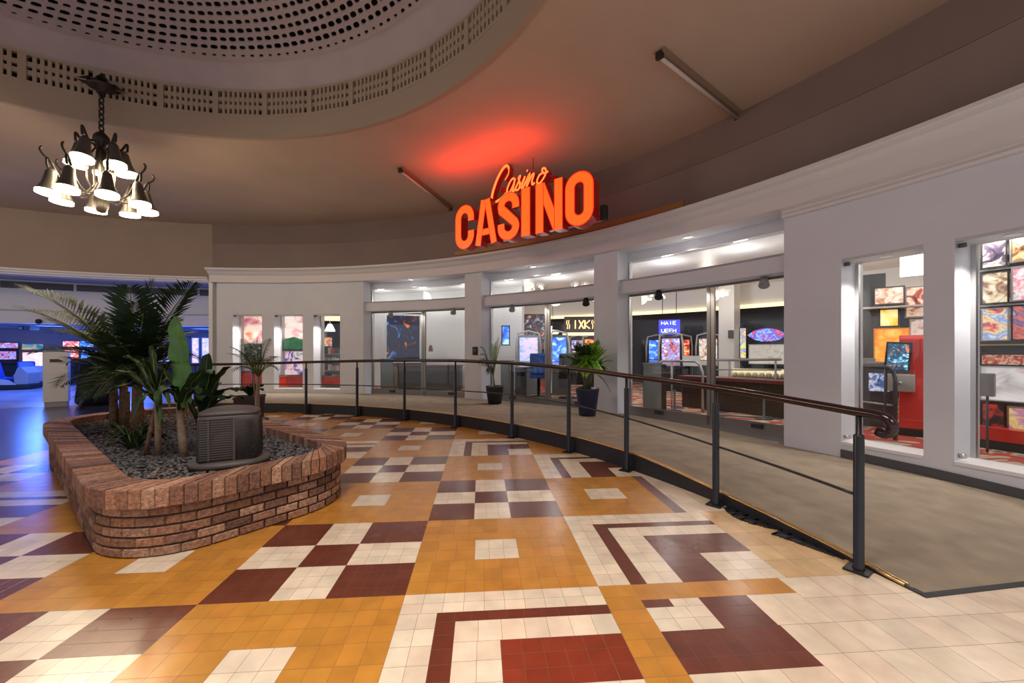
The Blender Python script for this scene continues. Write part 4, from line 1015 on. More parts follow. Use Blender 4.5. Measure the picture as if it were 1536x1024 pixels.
def strip(b, path, w, e0, e1, closed=False, rim=.16):
    """flat band of half-width w along a path in the sign plane, with red edges and dark sides"""
    P = [Vector(p) for p in path]; n = len(P); ws = w if isinstance(w, (list, tuple)) else [w] * n
    L = []
    for i in range(n):
        a = P[i - 1] if (i or closed) else P[i]; c = P[(i + 1) % n] if (i < n - 1 or closed) else P[i]
        t = (c - a).normalized(); nn = Vector((-t.y, t.x)); s = 1.0
        if (i or closed) and (i < n - 1 or closed):
            t1 = (P[i] - P[i - 1]).normalized(); s = 1 / max(.5, abs(Vector((-t1.y, t1.x)).dot(nn)))
        L.append([P[i] + nn * ws[i] * s * k for k in (1, 1 - rim, -(1 - rim), -1)])
    o = len(b.v)
    for q in L:
        for v in q: b.v.append(splane(v.x, v.y, e1))
        for v in (q[0], q[3]): b.v.append(splane(v.x, v.y, e0))
    m = n if closed else n - 1
    for i in range(m):
        a, c = o + i * 6, o + ((i + 1) % n) * 6
        b.face((a, c, c + 1, a + 1), 1); b.face((a + 1, c + 1, c + 2, a + 2), 0); b.face((a + 2, c + 2, c + 3, a + 3), 1)
        b.face((a, a + 4, c + 4, c), 2); b.face((a + 3, c + 3, c + 5, a + 5), 2); b.face((a + 4, a + 5, c + 5, c + 4), 2)
    if not closed:
        for a in (o, o + (n - 1) * 6): b.face((a, a + 1, a + 2, a + 3, a + 5, a + 4), 2)
def arc(cx, cy, rx, ry, a0, a1, n=12): return [(cx + rx * math.cos(R_(lerp(a0, a1, i / n))), cy + ry * math.sin(R_(lerp(a0, a1, i / n)))) for i in range(n + 1)]
Z0, HH = 3.77, 1.0
def letter(fn):
    b = MB(); fn(b); o = b.build('letter', [M['neon_face'], M['neon_rim'], M['neon_side']], sign, recalc=True); return o
W_ = .098
def g_C(b):
    x0, x1 = .0 + W_, .60 - W_; cx = (x0 + x1) / 2; rx = (x1 - x0) / 2
    strip(b, [(x1, Z0 + .62)] + arc(cx, Z0 + HH - .30, rx, .30 - W_ + .015, 0, 180) + arc(cx, Z0 + .30, rx, .30 - W_ + .015, 180, 360) + [(x1, Z0 + .39)], W_, .0, .2)
def g_O(b):
    x0, x1 = 2.965 + W_, 3.555 - W_; cx = (x0 + x1) / 2; rx = (x1 - x0) / 2
    strip(b, arc(cx, Z0 + HH - .28, rx, .29 - W_, 0, 180) + arc(cx, Z0 + .28, rx, .29 - W_, 180, 360), W_ + .01, 0, .2, closed=True)
def g_A(b):
    a = .625
    strip(b, [(a + .09, Z0), (a + .26, Z0 + HH)], .085, 0, .2); strip(b, [(a + .36, Z0 + HH), (a + .56, Z0)], .085, 0, .201); strip(b, [(a + .18, Z0 + .28), (a + .47, Z0 + .28)], .075, 0, .199)
    strip(b, [(a + .31, Z0 + HH - .13), (a + .31, Z0 + HH)], .075, 0, .1985, rim=.02)
def g_S(b):
    x0, x1 = 1.285 + W_, 1.875 - W_; cx = (x0 + x1) / 2; rx = (x1 - x0) / 2
    up = arc(cx, Z0 + HH - .27, rx, .27 - W_ + .015, 0, 200, 14); dn = arc(cx, Z0 + .27, rx, .27 - W_ + .015, 20, -180, 14)
    strip(b, [(x1, Z0 + .65)] + up + dn + [(x0, Z0 + .36)], W_, 0, .2)
def g_I(b): strip(b, [(2.03, Z0), (2.03, Z0 + HH)], .118, 0, .2)
def g_N(b):
    strip(b, [(2.37, Z0), (2.37, Z0 + HH)], .10, 0, .2); strip(b, [(2.81, Z0), (2.81, Z0 + HH)], .10, 0, .2005); strip(b, [(2.40, Z0 + HH - .03), (2.78, Z0 + .03)], .098, 0, .199)
for g in (g_C, g_A, g_S, g_I, g_N, g_O): letter(g)
def scr(pts):          # script points measured along the sign face: (s, z)
    out = []
    for x, y in pts:
        px = 680 + x / 6.4; py = 235 + y / 6.4; k = (px - 768) / 603.0
        s = (k * 9.74 + 1.21) / (.804 + .597 * k); dd = 9.74 - .597 * s; out.append((s, CAM_H + (525 - py) * dd / 603.0))
    return out
def smooth(P, n=6):
    out = []; P = [Vector(p) for p in P]
    for i in range(len(P) - 1):
        a, b, c, d = P[max(i - 1, 0)], P[i], P[i + 1], P[min(i + 2, len(P) - 1)]
        for k in range(n):
            t = k / n; out.append(.5 * ((2 * b) + (c - a) * t + (2 * a - 5 * b + 4 * c - d) * t * t + (3 * b - a - 3 * c + d) * t ** 3))
    out.append(P[-1]); return out
SCR = [([(508, 232), (540, 175), (545, 120), (528, 93), (490, 120), (435, 220), (392, 345), (383, 420), (410, 442), (455, 415), (520, 350)], [.018] * 12 + [.03] * 6 + [.042] * 24 + [.034] * 12 + [.02] * 7),
       ([(604, 235), (592, 215), (565, 235), (535, 300), (530, 345), (552, 348), (585, 285), (606, 222), (588, 300), (584, 336), (604, 326)], .029),
       ([(600, 330), (640, 240), (655, 190), (638, 215), (652, 265), (640, 315), (612, 326), (600, 310)], .028),
       ([(650, 310), (700, 195), (675, 275), (672, 305), (690, 290)], .029), ([(716, 148), (728, 134)], .026),
       ([(690, 290), (745, 170), (715, 292), (760, 195), (785, 172), (768, 240), (772, 272), (795, 255)], .028),
       ([(870, 160), (835, 190), (815, 245), (835, 265), (870, 225), (900, 165), (895, 122), (870, 120), (868, 150), (890, 165), (924, 145)], .027)]
b = MB()
for P, wd in SCR: strip(b, smooth(scr(P)), wd, -.08, .04, rim=.3)
b.build('script_lettering', [M['script_face'], M['neon_rim'], M['neon_side']], sign)
b = MB(); P = smooth(scr([(430, 300), (560, 300), (760, 240), (960, 180)]), 4)
strip(b, P, [.05] * 13, -.16, -.10, rim=.1); b.build('script_backing', [M['neon_side']] * 3, sign)
b = MB()
b.hexa([splane(s, z, e) for z in (3.86, 3.96) for s, e in ((.10, -.10), (.10, -.01), (3.6, -.01), (3.6, -.10))]); b.build('mounting_rail', M['neon_side'], sign)
for s in (1.33,):
    p = Vector(splane(s, 5.2, -.06)); b = MB(); b.tube([p, (p.x, p.y, 4.95)], .005, 6); b.build('hanger_rod', M['iron'], sign)
b = MB(); b.hexa([splane(s, z, e) for z in (3.84, 4.12) for s, e in ((3.60, -.06), (3.60, .05), (3.72, .05), (3.72, -.06))])
b.build('end_bracket', M['iron'], sign, bevel=.02)
p = Vector(splane(2.02, 5.25, -.06)); b = MB(); b.tube([p, (p.x, p.y, 4.95)], .006, 6); b.build('hanger_rod', M['iron'], sign)
SIGN_FILL = splane(1.3, 4.8, .6)

# ================================================================== CHANDELIER
HUB = Vector((-6.21, 6.08, 0)); BELLS = []
ch = thing('chandelier', 'dark iron chandelier of lit bell shades hanging on a chain under the pierced dome ring', 'chandelier', (HUB.x, HUB.y, 4.63))
def lz(dz_): return dz_           # heights below are relative to the hub top
wallpt = Vector((-6.41, 6.375, 0)) - Vector((HUB.x, HUB.y, 0))
b = MB(); b.tube([(wallpt.x, wallpt.y, .86), (wallpt.x * .6, wallpt.y * .6, .95), (0, 0, .90), (0, 0, .80)], .025, 8)
b.lathe([(0, .86), (.09, .84), (.16, .78), (.17, .74), (.10, .73), (.05, .68), (0, .66)], n=18)
for k in range(6):
    a = k * math.pi / 3 + .3; ca, sa = math.cos(a), math.sin(a)
    b.poly([(.06 * ca, .06 * sa, .80), (.2 * ca - .07 * sa, .2 * sa + .07 * ca, .78), (.31 * ca, .31 * sa, .70 + .12 * (k % 2)), (.2 * ca + .07 * sa, .2 * sa - .07 * ca, .78)])
b.build('leaf_canopy', M['iron'], ch, world=False)
b = MB(); z = .68; k = 0
while z > .06:
    pts = [(math.cos(t) * .032 * (1 if k % 2 else 0), math.cos(t) * .032 * (0 if k % 2 else 1), z - .05 + math.sin(t) * .058) for t in [2 * math.pi * i / 12 for i in range(13)]]
    b.tube(pts, .011, 6, cap=False); z -= .085; k += 1
b.build('chain', M['iron'], ch, world=False)
b = MB(); b.lathe([(0, .06), (.05, .05), (.09, .0), (.10, -.06), (.06, -.10), (.035, -.16), (.06, -.24), (.065, -.32), (.04, -.40), (.035, -.75), (.06, -.84), (.09, -.95), (.085, -1.06), (.05, -1.14), (0, -1.16)], n=20); b.build('hub', M['iron'], ch, world=False)
def bell():
    s = MB(); s.lathe([(.0, .34), (.032, .335), (.06, .29), (.068, .21), (.082, .12), (.112, .04), (.128, .0), (.118, .0), (.076, .11), (.06, .21), (.05, .28), (0, .31)], n=22)
    g = MB(); g.lathe([(0, -.04), (.105, -.045), (.128, -.036), (.130, .010), (.118, .018), (0, .026)], n=22)
    sh = s.build('bell_shade', M['shade'], ch, world=False); gl = g.build('glass_bowl', M['bulb'], sh, world=False); return sh
proto = bell(); first = True
def put_bell(x, y, z, tilt, ang):
    global first
    o = proto if first else copy_tree(proto, ch); first = False
    o.location = (x, y, z); o.rotation_euler = (0, R_(tilt), ang)
    BELLS.append((HUB.x + x - math.sin(R_(tilt)) * .1 * math.cos(ang), HUB.y + y - math.sin(R_(tilt)) * .1 * math.sin(ang), 4.63 + z - .12))
def arm(r, z_tip, z0, a, scroll):
    ca, sa = math.cos(a), math.sin(a)
    prof = [(.05, z0), (r * .35, z0 - scroll), (r * .7, z0 - scroll * .75), (r * .98, z_tip + .12), (r * 1.02, z_tip + .07), (r, z_tip)]
    P = smooth([Vector((p, q)) for p, q in prof], 5)
    b = MB(); b.tube([(p.x * ca, p.x * sa, p.y) for p in P], .016, 8)
    if scroll > .1:
        Q = smooth([Vector((r * .98, z_tip + .12)), Vector((r * 1.1, z_tip + .18)), Vector((r * 1.14, z_tip + .24)), Vector((r * 1.10, z_tip + .28))], 4)
        b.tube([(p.x * ca, p.x * sa, p.y) for p in Q], .014, 8)
    b.build('arm', M['iron'], ch, world=False)
for k in range(5):
    a = R_(-86 + 72 * k); put_bell(.29 * math.cos(a), .29 * math.sin(a), -.46, -8, a); arm(.29, -.12, -.20, a, -.08)
for k in range(8):
    a = R_(-83 + 45 * k); put_bell(.53 * math.cos(a), .53 * math.sin(a), -1.0, -6, a); arm(.53, -.66, -.72, a, .20)
b = MB()
for k in range(5):
    a = R_(-50 + 72 * k); b.tube([(.07 * math.cos(a), .07 * math.sin(a), -.2), (.16 * math.cos(a), .16 * math.sin(a), -.4), (.15 * math.cos(a), .15 * math.sin(a), -.7), (.07 * math.cos(a), .07 * math.sin(a), -.9)], .012, 6)
b.build('cage_rods', M['shade'], ch, world=False)

# ================================================================== BRICK PLANTER
PO = Vector((-2.886, 2.71)); PU = Vector((-.79, .613)).normalized(); PV = Vector((PU.y, -PU.x)) * -1
if PV.y < 0: PV = -PV
def pl(u, v, z=0.0): q = PO + PU * u + PV * v; return Vector((q.x, q.y, z))
U0, U1, VW = -.52, 4.5, 1.85
def outline(off, step=None, n=None):
    """rounded-rectangle outline of the planter, off metres inside the outer edge; returns points + outward normals + arc length"""
    rn_, rf = .62 - off, .80 - off; u0, u1, v0, v1 = U0 + off, U1 - off, off, VW - off
    segs = []
    P = []
    def arcp(cu, cv, r, a0, a1, k=24):
        for i in range(k + 1):
            a = R_(lerp(a0, a1, i / k)); P.append((cu + r * math.cos(a), cv + r * math.sin(a)))
    arcp(u0 + rn_, v0 + rn_, rn_, 270, 180); arcp(u0 + rn_, v1 - rn_, rn_, 180, 90)
    arcp(u1 - rf, v1 - rf, rf, 90, 0); arcp(u1 - rf, v0 + rf, rf, 0, -90)
    P.append(P[0]); L = [0.0]
    for a, b in zip(P, P[1:]): L.append(L[-1] + math.hypot(b[0] - a[0], b[1] - a[1]))
    return P, L
def along(PL, s):
    P, L = PL; s = s % L[-1]
    lo, hi = 0, len(L) - 1
    while hi - lo > 1:
        m_ = (lo + hi) // 2
        if L[m_] <= s: lo = m_
        else: hi = m_
    t = (s - L[lo]) / max(1e-9, L[hi] - L[lo]); a, b = P[lo], P[hi]
    return Vector((lerp(a[0], b[0], t), lerp(a[1], b[1], t)))
planter = thing('brick_planter', 'long rounded planter of weathered red-brown brick with a soldier-brick cap on the tiled floor', 'planter', pl(2.0, .92))
rnd = random.Random(11)
def brick_col(cap=False):
    c = random.Random(rnd.random()).choice([(.34, .165, .095), (.40, .21, .13), (.27, .125, .075), (.46, .26, .165), (.22, .105, .07), (.37, .175, .095)])
    s = rnd.uniform(.66, 1.1) * (.98 if cap else .86); return tuple(x * s for x in c)
CAPZ0, CAPZ1 = .345, .478
OUT = outline(.05); OUTI = outline(.05 + .095)
def brick(b, s0, s1, PL, PLI, z0, z1, col):
    """one brick with softened outer edges, following the wall"""
    f0 = s0 / PL[1][-1]; f1 = s1 / PL[1][-1]
    k = 3
    rows = []
    ins = .006
    for q in range(k):
        f = lerp(f0, f1, q / (k - 1)); o, i_ = along(PL, f * PL[1][-1]), along(PLI, f * PLI[1][-1])
        dirn = (o - i_).normalized(); o2 = o - dirn * ins
        e = ins if q in (0, k - 1) else 0
        rows.append((o if q not in (0, k - 1) else o, o2, i_))
    o0 = len(b.v)
    dz_ = .006
    for q, (o, o2, i_) in enumerate(rows):
        A, B_, C = pl(*o), pl(*o2), pl(*i_)
        face = B_ if q in (0, k - 1) else A
        face = A
        b.v += [(B_.x, B_.y, z0), (face.x, face.y, z0 + dz_), (face.x, face.y, z1 - dz_), (B_.x, B_.y, z1), (C.x, C.y, z1), (C.x, C.y, z0)]
    for q in range(k - 1):
        for j in range(6):
            j2 = (j + 1) % 6
            b.face((o0 + q * 6 + j, o0 + q * 6 + j2, o0 + (q + 1) * 6 + j2, o0 + (q + 1) * 6 + j), 0, False, col)
    b.face([o0 + j for j in range(5, -1, -1)], 0, False, col); b.face([o0 + (k - 1) * 6 + j for j in range(6)], 0, False, col)
b = MB(); LT = OUT[1][-1]; NB = int(LT / .17)
for c in range(5):
    z0 = .008 + c * .068
    for i in range(NB):
        s0 = LT / NB * (i + (.5 if c % 2 else 0)) + .008; s1 = s0 + LT / NB - .016
        brick(b, s0, s1, OUT, OUTI, z0, z0 + .055, brick_col())
b.build('brick_wall', M['brick'], planter)
b = MB(); OC, OCI = outline(0.0), outline(.225); LC = OC[1][-1]; NC = int(LC / .077)
for i in range(NC):
    s0 = LC / NC * i + .0045; s1 = s0 + LC / NC - .009; zt = rnd.uniform(-.004, .004)
    brick(b, s0, s1, OC, OCI, CAPZ0 + zt, CAPZ1 + zt, brick_col(True))
b.build('brick_cap', M['brick'], planter)
def ring_wall(b, PA, PB, z0, z1, n=160):
    o = len(b.v)
    for i in range(n):
        f = i / n; a, c = pl(*along(PA, f * PA[1][-1])), pl(*along(PB, f * PB[1][-1]))
        b.v += [(a.x, a.y, z0), (a.x, a.y, z1), (c.x, c.y, z1), (c.x, c.y, z0)]
    for i in range(n):
        p, q = o + i * 4, o + ((i + 1) % n) * 4
        for j in range(4): b.face((p + j, p + (j + 1) % 4, q + (j + 1) % 4, q + j))
b = MB(); ring_wall(b, outline(.068), outline(.20), 0.0, CAPZ1 - .012); ring_wall(b, outline(.006), outline(.21), CAPZ0 + .006, CAPZ1 - .008); b.build('mortar_core', M['mortar'], planter)
# soil bed
b = MB(); IN = outline(.19); nI = 120
ctr = pl(2.0, VW / 2, .395); o = len(b.v); b.v.append(tuple(ctr))
for i in range(nI): q = pl(*along(IN, i / nI * IN[1][-1]), .385); b.v.append(tuple(q))
for i in range(nI): b.face((0, 1 + i, 1 + (i + 1) % nI))
b.build('soil_bed', M['soil'], planter)
# pebbles: nobody could count them
rnd = random.Random(21); b = MB()
PIN = outline(.235)
ico = [(0, 0, 1)] + [(.894 * math.cos(R_(72 * k)), .894 * math.sin(R_(72 * k)), .447) for k in range(5)] + [(.894 * math.cos(R_(72 * k + 36)), .894 * math.sin(R_(72 * k + 36)), -.447) for k in range(5)] + [(0, 0, -1)]
icf = [(0, 1 + k, 1 + (k + 1) % 5) for k in range(5)] + [(1 + k, 6 + k, 1 + (k + 1) % 5) for k in range(5)] + [(1 + (k + 1) % 5, 6 + k, 6 + (k + 1) % 5) for k in range(5)] + [(11, 6 + (k + 1) % 5, 6 + k) for k in range(5)]
def inside(u, v, off):
    rn_, rf = .62 - off, .80 - off; u0, u1, v0, v1 = U0 + off, U1 - off, off, VW - off
    if not (u0 < u < u1 and v0 < v < v1): return False
    r, cu = (rn_, u0 + rn_) if u < 2 else (rf, u1 - rf)
    if (u < cu) == (u < 2) and (u < u0 + rn_ or u > u1 - rf):
        if v < v0 + r: return (u - cu) ** 2 + (v - v0 - r) ** 2 < r * r
        if v > v1 - r: return (u - cu) ** 2 + (v - v1 + r) ** 2 < r * r
    return True
cnt = 0
while cnt < 8000:
    u, v = rnd.uniform(U0 + .2, 4.3), rnd.uniform(.2, VW - .2)
    if u > 2.2 and rnd.random() < .6: continue
    if not inside(u, v, .235): continue
    r = rnd.uniform(.009, .016); q = pl(u, v, .392 + rnd.uniform(0, .012)); ang = rnd.uniform(0, 6.28); ca, sa = math.cos(ang), math.sin(ang); el = rnd.uniform(1.0, 1.6)
    base = rnd.choice([(.07, .075, .09), (.11, .115, .13), (.16, .155, .16), (.045, .047, .055), (.13, .10, .08)] + ([(.30, .20, .12), (.26, .17, .10)] if u < .5 and v < 1.1 and rnd.random() < .6 else [])); o = len(b.v)
    for x, y, z in ico: X, Y = x * r * el, y * r; b.v.append((q.x + X * ca - Y * sa, q.y + X * sa + Y * ca, q.z + z * r * .7))
    for f in icf: b.face([o + k for k in f], 0, True, base)
    cnt += 1
tag(b.build('pebble_gravel', M['pebble'], recalc=False), 'grey and tan pebbles covering the bed of the brick planter', 'gravel', kind='stuff')

# plastic housing standing on the gravel
root = thing('vent_housing', 'brown-grey plastic housing with louvred and pierced sides standing on the planter gravel', 'vent housing', (-2.49, 3.56, .405), R_(27))
def oval(rx, ry, n=40, p=2.6): return [(rx * math.copysign(abs(math.cos(t)) ** (2 / p), math.cos(t)), ry * math.copysign(abs(math.sin(t)) ** (2 / p), math.sin(t))) for t in [2 * math.pi * i / n for i in range(n)]]
def loft(b, secs, mi=0, sm=True):
    n = len(secs[0]); o = len(b.v)
    for s in secs: b.v += s
    for k in range(len(secs) - 1):
        for i in range(n):
            i2 = (i + 1) % n; b.face((o + k * n + i, o + k * n + i2, o + (k + 1) * n + i2, o + (k + 1) * n + i), mi, sm)
    b.face([o + i for i in range(n - 1, -1, -1)], mi); b.face([o + (len(secs) - 1) * n + i for i in range(n)], mi)
def sec(rx, ry, z, p=2.6): return [(x, y, z) for x, y in oval(rx, ry, 48, p)]
b = MB(); loft(b, [sec(.30, .235, 0, 2.3), sec(.305, .24, .03, 2.3), sec(.29, .225, .05, 2.3), sec(.24, .19, .06, 2.6)]); b.build('base_flange', M['housing'], root, world=False)
b = MB(); loft(b, [sec(.235, .185, .05, 4), sec(.225, .175, .42, 4), sec(.21, .165, .455, 4)], sm=True); b.build('housing_body', M['housing'], root, world=False)
b = MB(); loft(b, [sec(.225, .175, .445, 4), sec(.215, .168, .465, 3.5), sec(.16, .125, .49, 3), sec(.08, .06, .503, 2.4), sec(.01, .01, .507, 2)]); b.build('domed_lid', M['housing'], root, world=False)
b = MB()
for k in range(17): b.box((-.075, -.183 + .0006 * k, .085 + k * .0195), (.235, .012, .009), mi=0)
b.box((-.075, -.172, .24), (.25, .012, .35), mi=1); b.box((-.128, -.186, .24), (.012, .012, .34), mi=0); b.box((.05, -.187, .24), (.016, .014, .36), mi=0)
b.build('louvre_panel', [M['housing'], M['housing_dark']], root, world=False)
b = MB()
for r in range(20):
    for c in range(9):
        b.box((.232 - .0005 * r, -.105 + c * .025 + (.012 if r % 2 else 0), .085 + r * .0165), (.012, .013, .009))
b.build('pierced_panel', M['housing_dark'], root, world=False); b = MB()
for r in range(20):
    for c in range(6): b.box((.075 + c * .022 + (.011 if r % 2 else 0), -.184 + .0006 * r, .085 + r * .0165), (.011, .010, .008))
b.build('pierced_panel', M['housing_dark'], root, world=False)

# ================================================================== PLANTS
def frond(name, parent, base, tip, lift, leaf, length, n=26, wd=.02, droop=.0, side=None, m=None, seed=0, start=.18, fold=.35, dens=1.0):
    """feather leaf: arching stalk with paired leaflets (points relative to the plant)"""
    B, T = Vector(base), Vector(tip); rnd = random.Random(seed)
    mid = (B + T) / 2 + Vector((0, 0, lift)); b = MB(); pts = []
    for i in range(13):
        t = i / 12; pts.append(B * (1 - t) ** 2 + mid * 2 * t * (1 - t) + T * t * t)
    b.tube(pts, [lerp(.014, .003, i / 12) for i in range(13)], 5, mi=1)
    def P(t): return B * (1 - t) ** 2 + mid * 2 * t * (1 - t) + T * t * t
    def D(t): return ((mid - B) * (1 - t) + (T - mid) * t).normalized()
    for k in range(int(n * dens)):
        t = start + (1 - start) * (k + .5) / int(n * dens); p = P(t); d = D(t)
        sd = d.cross(Vector((0, 0, 1)))
        sd = sd.normalized() if sd.length > .05 else Vector((1, 0, 0))
        up = sd.cross(d).normalized()
        L = length * (math.sin(math.pi * (.18 + .80 * (t - start) / (1 - start))) ** .7) * rnd.uniform(.85, 1.1)
        for s in (-1, 1):
            fw = lerp(.5, 1.1, t) + rnd.uniform(-.1, .1)
            q = (sd * s + d * fw + up * fold).normalized(); w = sd.cross(q).normalized() if False else q.cross(up).normalized()
            m1 = p + q * L * .5 + Vector((0, 0, -droop * L * .3)); e = p + q * L + Vector((0, 0, -droop * L - rnd.uniform(0, .04)))
            o = len(b.v); hw = wd * (L / length + .3)
            b.v += [tuple(p), tuple(m1 + w * hw / 2 + up * .004), tuple(e), tuple(m1 - w * hw / 2 + up * .004)]
            b.face((o, o + 1, o + 3), 0, False); b.face((o + 1, o + 2, o + 3), 0, False)
    return b.build(name, [leaf, M['rachis']], parent, world=False, recalc=False)
def blade(name, parent, base, tip, lift, width, m, n=10, twist=0.0, fold=.25, tipw=.5):
    """broad leaf with a folded midrib"""
    B, T = Vector(base), Vector(tip); mid = (B + T) / 2 + Vector((0, 0, lift)); b = MB()
    for i in range(n + 1):
        t = i / n; p = B * (1 - t) ** 2 + mid * 2 * t * (1 - t) + T * t * t; d = ((mid - B) * (1 - t) + (T - mid) * t).normalized()
        sd = d.cross(Vector((0, 0, 1))); sd = sd.normalized() if sd.length > .15 else Vector((math.cos(twist), math.sin(twist), 0))
        if twist and abs(d.z) <= .98: sd = Matrix.Rotation(twist, 3, d) @ sd
        up = sd.cross(d).normalized(); w = width * (math.sin(math.pi * min(1, t * .96 + .03)) ** tipw) * (1 + .06 * math.sin(t * 23))
        for s in (-1, -.5, 0, .5, 1): b.v.append(tuple(p + sd * s * w / 2 + up * abs(s) * w * fold * .5 + up * .012 * math.sin(t * 20 + s * 3)))
    for i in range(n):
        for k in range(4): b.face((i * 5 + k, i * 5 + k + 1, (i + 1) * 5 + k + 1, (i + 1) * 5 + k), 0, True)
    pts = [b.v[i * 5 + 2] for i in range(n + 1)]
    b.tube([Vector(p) + Vector((0, 0, -.003)) for p in pts], [lerp(.007, .002, i / n) for i in range(n + 1)], 5, mi=1)
    return b.build(name, [m, M['rachis']], parent, world=False, recalc=False)
def stalk(name, parent, pts, r, m, sides=9): b = MB(); b.tube(pts, r, sides); return b.build(name, m, parent, world=False)
def rel(px, py, d, o): x, y, _ = at(px, d); return (x - o[0], y - o[1], zz(py, d) - o[2])
GZ = .395
# big feather palm
D0 = 5.0; O = (*at(206, D0)[:2], GZ)
palm = thing('feather_palm', 'tallest dark feather palm with a thick brown trunk in the middle of the brick planter', 'palm', O)
stalk('trunk', palm, [(0, 0, -.02), (.01, 0, .2), (-.01, .01, .42), (.0, .0, .66)], [.075, .065, .055, .045], M['trunk'], 12)
for k, (px, py, dd, lift, L) in enumerate([(42, 438, 4.7, .42, .52), (40, 465, 4.9, .30, .50), (44, 530, 4.6, .26, .44), (194, 430, 4.75, .25, .40), (233, 421, 5.1, .25, .40), (291, 424, 4.9, .22, .40), (271, 481, 5.2, .25, .32),
                                           (140, 596, 4.35, .32, .34), (120, 560, 5.4, .28, .34), (300, 540, 5.3, .35, .34), (165, 500, 4.3, .18, .36), (215, 470, 4.35, .18, .36), (250, 520, 4.6, .28, .34), (110, 500, 5.5, .35, .36), (85, 500, 5.2, .35, .40), (170, 560, 4.25, .30, .36), (260, 575, 4.8, .35, .34), (285, 505, 5.6, .3, .36), (205, 455, 5.3, .2, .40), (180, 520, 4.2, .25, .36), (235, 545, 4.3, .25, .34)]):
    frond('frond', palm, (0, 0, .58 + .05 * (k % 3)), rel(px, py, dd, O), lift, M['leaf_dark'] if k % 3 or k < 4 else M['leaf_mid'], L, n=34, wd=.026, droop=.10, seed=k)
# second palm with clustered trunks
D1 = 5.3; O = (*at(180, D1)[:2], GZ)
palm2 = thing('feather_palm', 'low feather palm with a cluster of grey-brown trunks left of the tallest palm', 'palm', O)
for dx, dy, h_, r in ((-.07, 0, .5, .05), (0, .05, .58, .055), (.08, -.01, .46, .04)): stalk('trunk', palm2, [(dx, dy, -.02), (dx * 1.2, dy, h_ * .5), (dx * 1.3, dy, h_)], [r, r * .9, r * .75], M['trunk'])
for k, (px, py, dd, lift, L) in enumerate([(100, 545, 5.2, .3, .3), (130, 480, 5.1, .25, .34), (160, 470, 5.6, .2, .3), (230, 500, 5.7, .25, .3), (245, 560, 5.0, .3, .3), (120, 610, 5.0, .35, .3), (200, 520, 4.9, .2, .32), (90, 580, 5.5, .35, .32), (150, 530, 4.7, .25, .34), (175, 490, 5.8, .25, .34), (135, 560, 4.6, .3, .32), (215, 580, 5.0, .3, .3)]):
    frond('frond', palm2, (0, 0, .5), rel(px, py, dd, O), lift, M['leaf_dark'], L, n=30, wd=.026, droop=.12, seed=40 + k)
# broad-leaved plant
D2 = 3.75; O = (*at(273, D2)[:2], GZ)
pb = thing('broad_leaf_plant', 'pale-stemmed plant with one tall upright bright green leaf beside the plastic housing', 'plant', O)
stalk('stem', pb, [(.02, 0, -.02), (.0, 0, .2), (-.02, 0, .42), (-.03, 0, .62)], [.036, .033, .027, .016], M['stem'])
blade('upright_leaf', pb, rel(279, 612, 3.7, O), rel(263, 474, 3.7, O), .0, .175, M['leaf_broad'], 14, twist=.12, fold=.12, tipw=.45)
for k, (px, py, dd, lift, w) in enumerate([(318, 560, 3.6, .30, .12), (300, 590, 3.45, .22, .11), (233, 545, 3.6, .18, .08), (248, 590, 3.5, .16, .09), (318, 598, 4.0, .25, .11), (297, 640, 3.7, .22, .07), (232, 600, 3.4, .2, .08)]):
    blade('leaf', pb, (-.02, 0, .40 + .03 * k), rel(px, py, dd, O), lift, w, M['leaf_dark'] if k % 2 else M['leaf_mid'], 10)
# dracaena-like plant with two thin stems
D3 = 3.8; O = (*at(237, D3)[:2], GZ)
pc = thing('spiky_leaf_plant', 'thin-stemmed plant with drooping strap leaves in front of the palms', 'plant', O)
stalk('stem', pc, [(0, 0, -.02), (0, 0, .25), (-.02, 0, .62)], [.028, .025, .016], M['stem'])
stalk('stem', pc, [(-.14, .02, -.02), (-.10, .02, .2), (-.03, .02, .52)], [.02, .017, .012], M['trunk'])
for k, (px, py, dd) in enumerate([(160, 590, 3.5), (168, 560, 3.9), (200, 625, 3.45), (185, 535, 3.8), (262, 545, 3.6), (255, 610, 3.4), (225, 520, 3.9), (275, 575, 4.0), (205, 545, 3.3), (240, 640, 3.4)]):
    blade('leaf', pc, (-.02, 0, .5 + .012 * k), rel(px, py, dd, O), .24, .055, M['leaf_mid'] if k % 2 else M['leaf_dark'], 9, tipw=.6)
# grassy clump
D4 = 4.1; O = (*at(198, D4)[:2], GZ)
pg = thing('grass_clump', 'low clump of dark arching grass blades at the foot of the palm trunks', 'plant', O)
rnd = random.Random(4)
for k in range(26):
    a = rnd.uniform(0, 6.28); r = rnd.uniform(.18, .42); blade('blade', pg, (.03 * math.cos(a), .03 * math.sin(a), 0), (r * math.cos(a), r * math.sin(a), rnd.uniform(.02, .26)), rnd.uniform(.10, .22), .03, M['leaf_mid'] if k % 2 else M['leaf_dark'], 6)
# leafy plant right of the housing's back
D5_ = 4.6; O = (*at(312, D5_)[:2], GZ)
pd_ = thing('stump_plant', 'dark broad-leaved plant on a short pale stump behind the plastic housing', 'plant', O)
stalk('stump', pd_, [(-.06, 0, -.02), (-.06, 0, .3)], [.055, .05], M['stem'])
for k, (px, py, dd) in enumerate([(345, 550, 4.6), (318, 555, 4.5), (356, 585, 4.5), (290, 565, 4.7), (335, 600, 4.3), (372, 600, 4.7), (300, 600, 4.3), (330, 575, 4.9), (312, 530, 4.7)]):
    blade('leaf', pd_, (-.05, 0, .26), rel(px, py, dd, O), .22, .14, M['leaf_dark'], 9, tipw=.5)
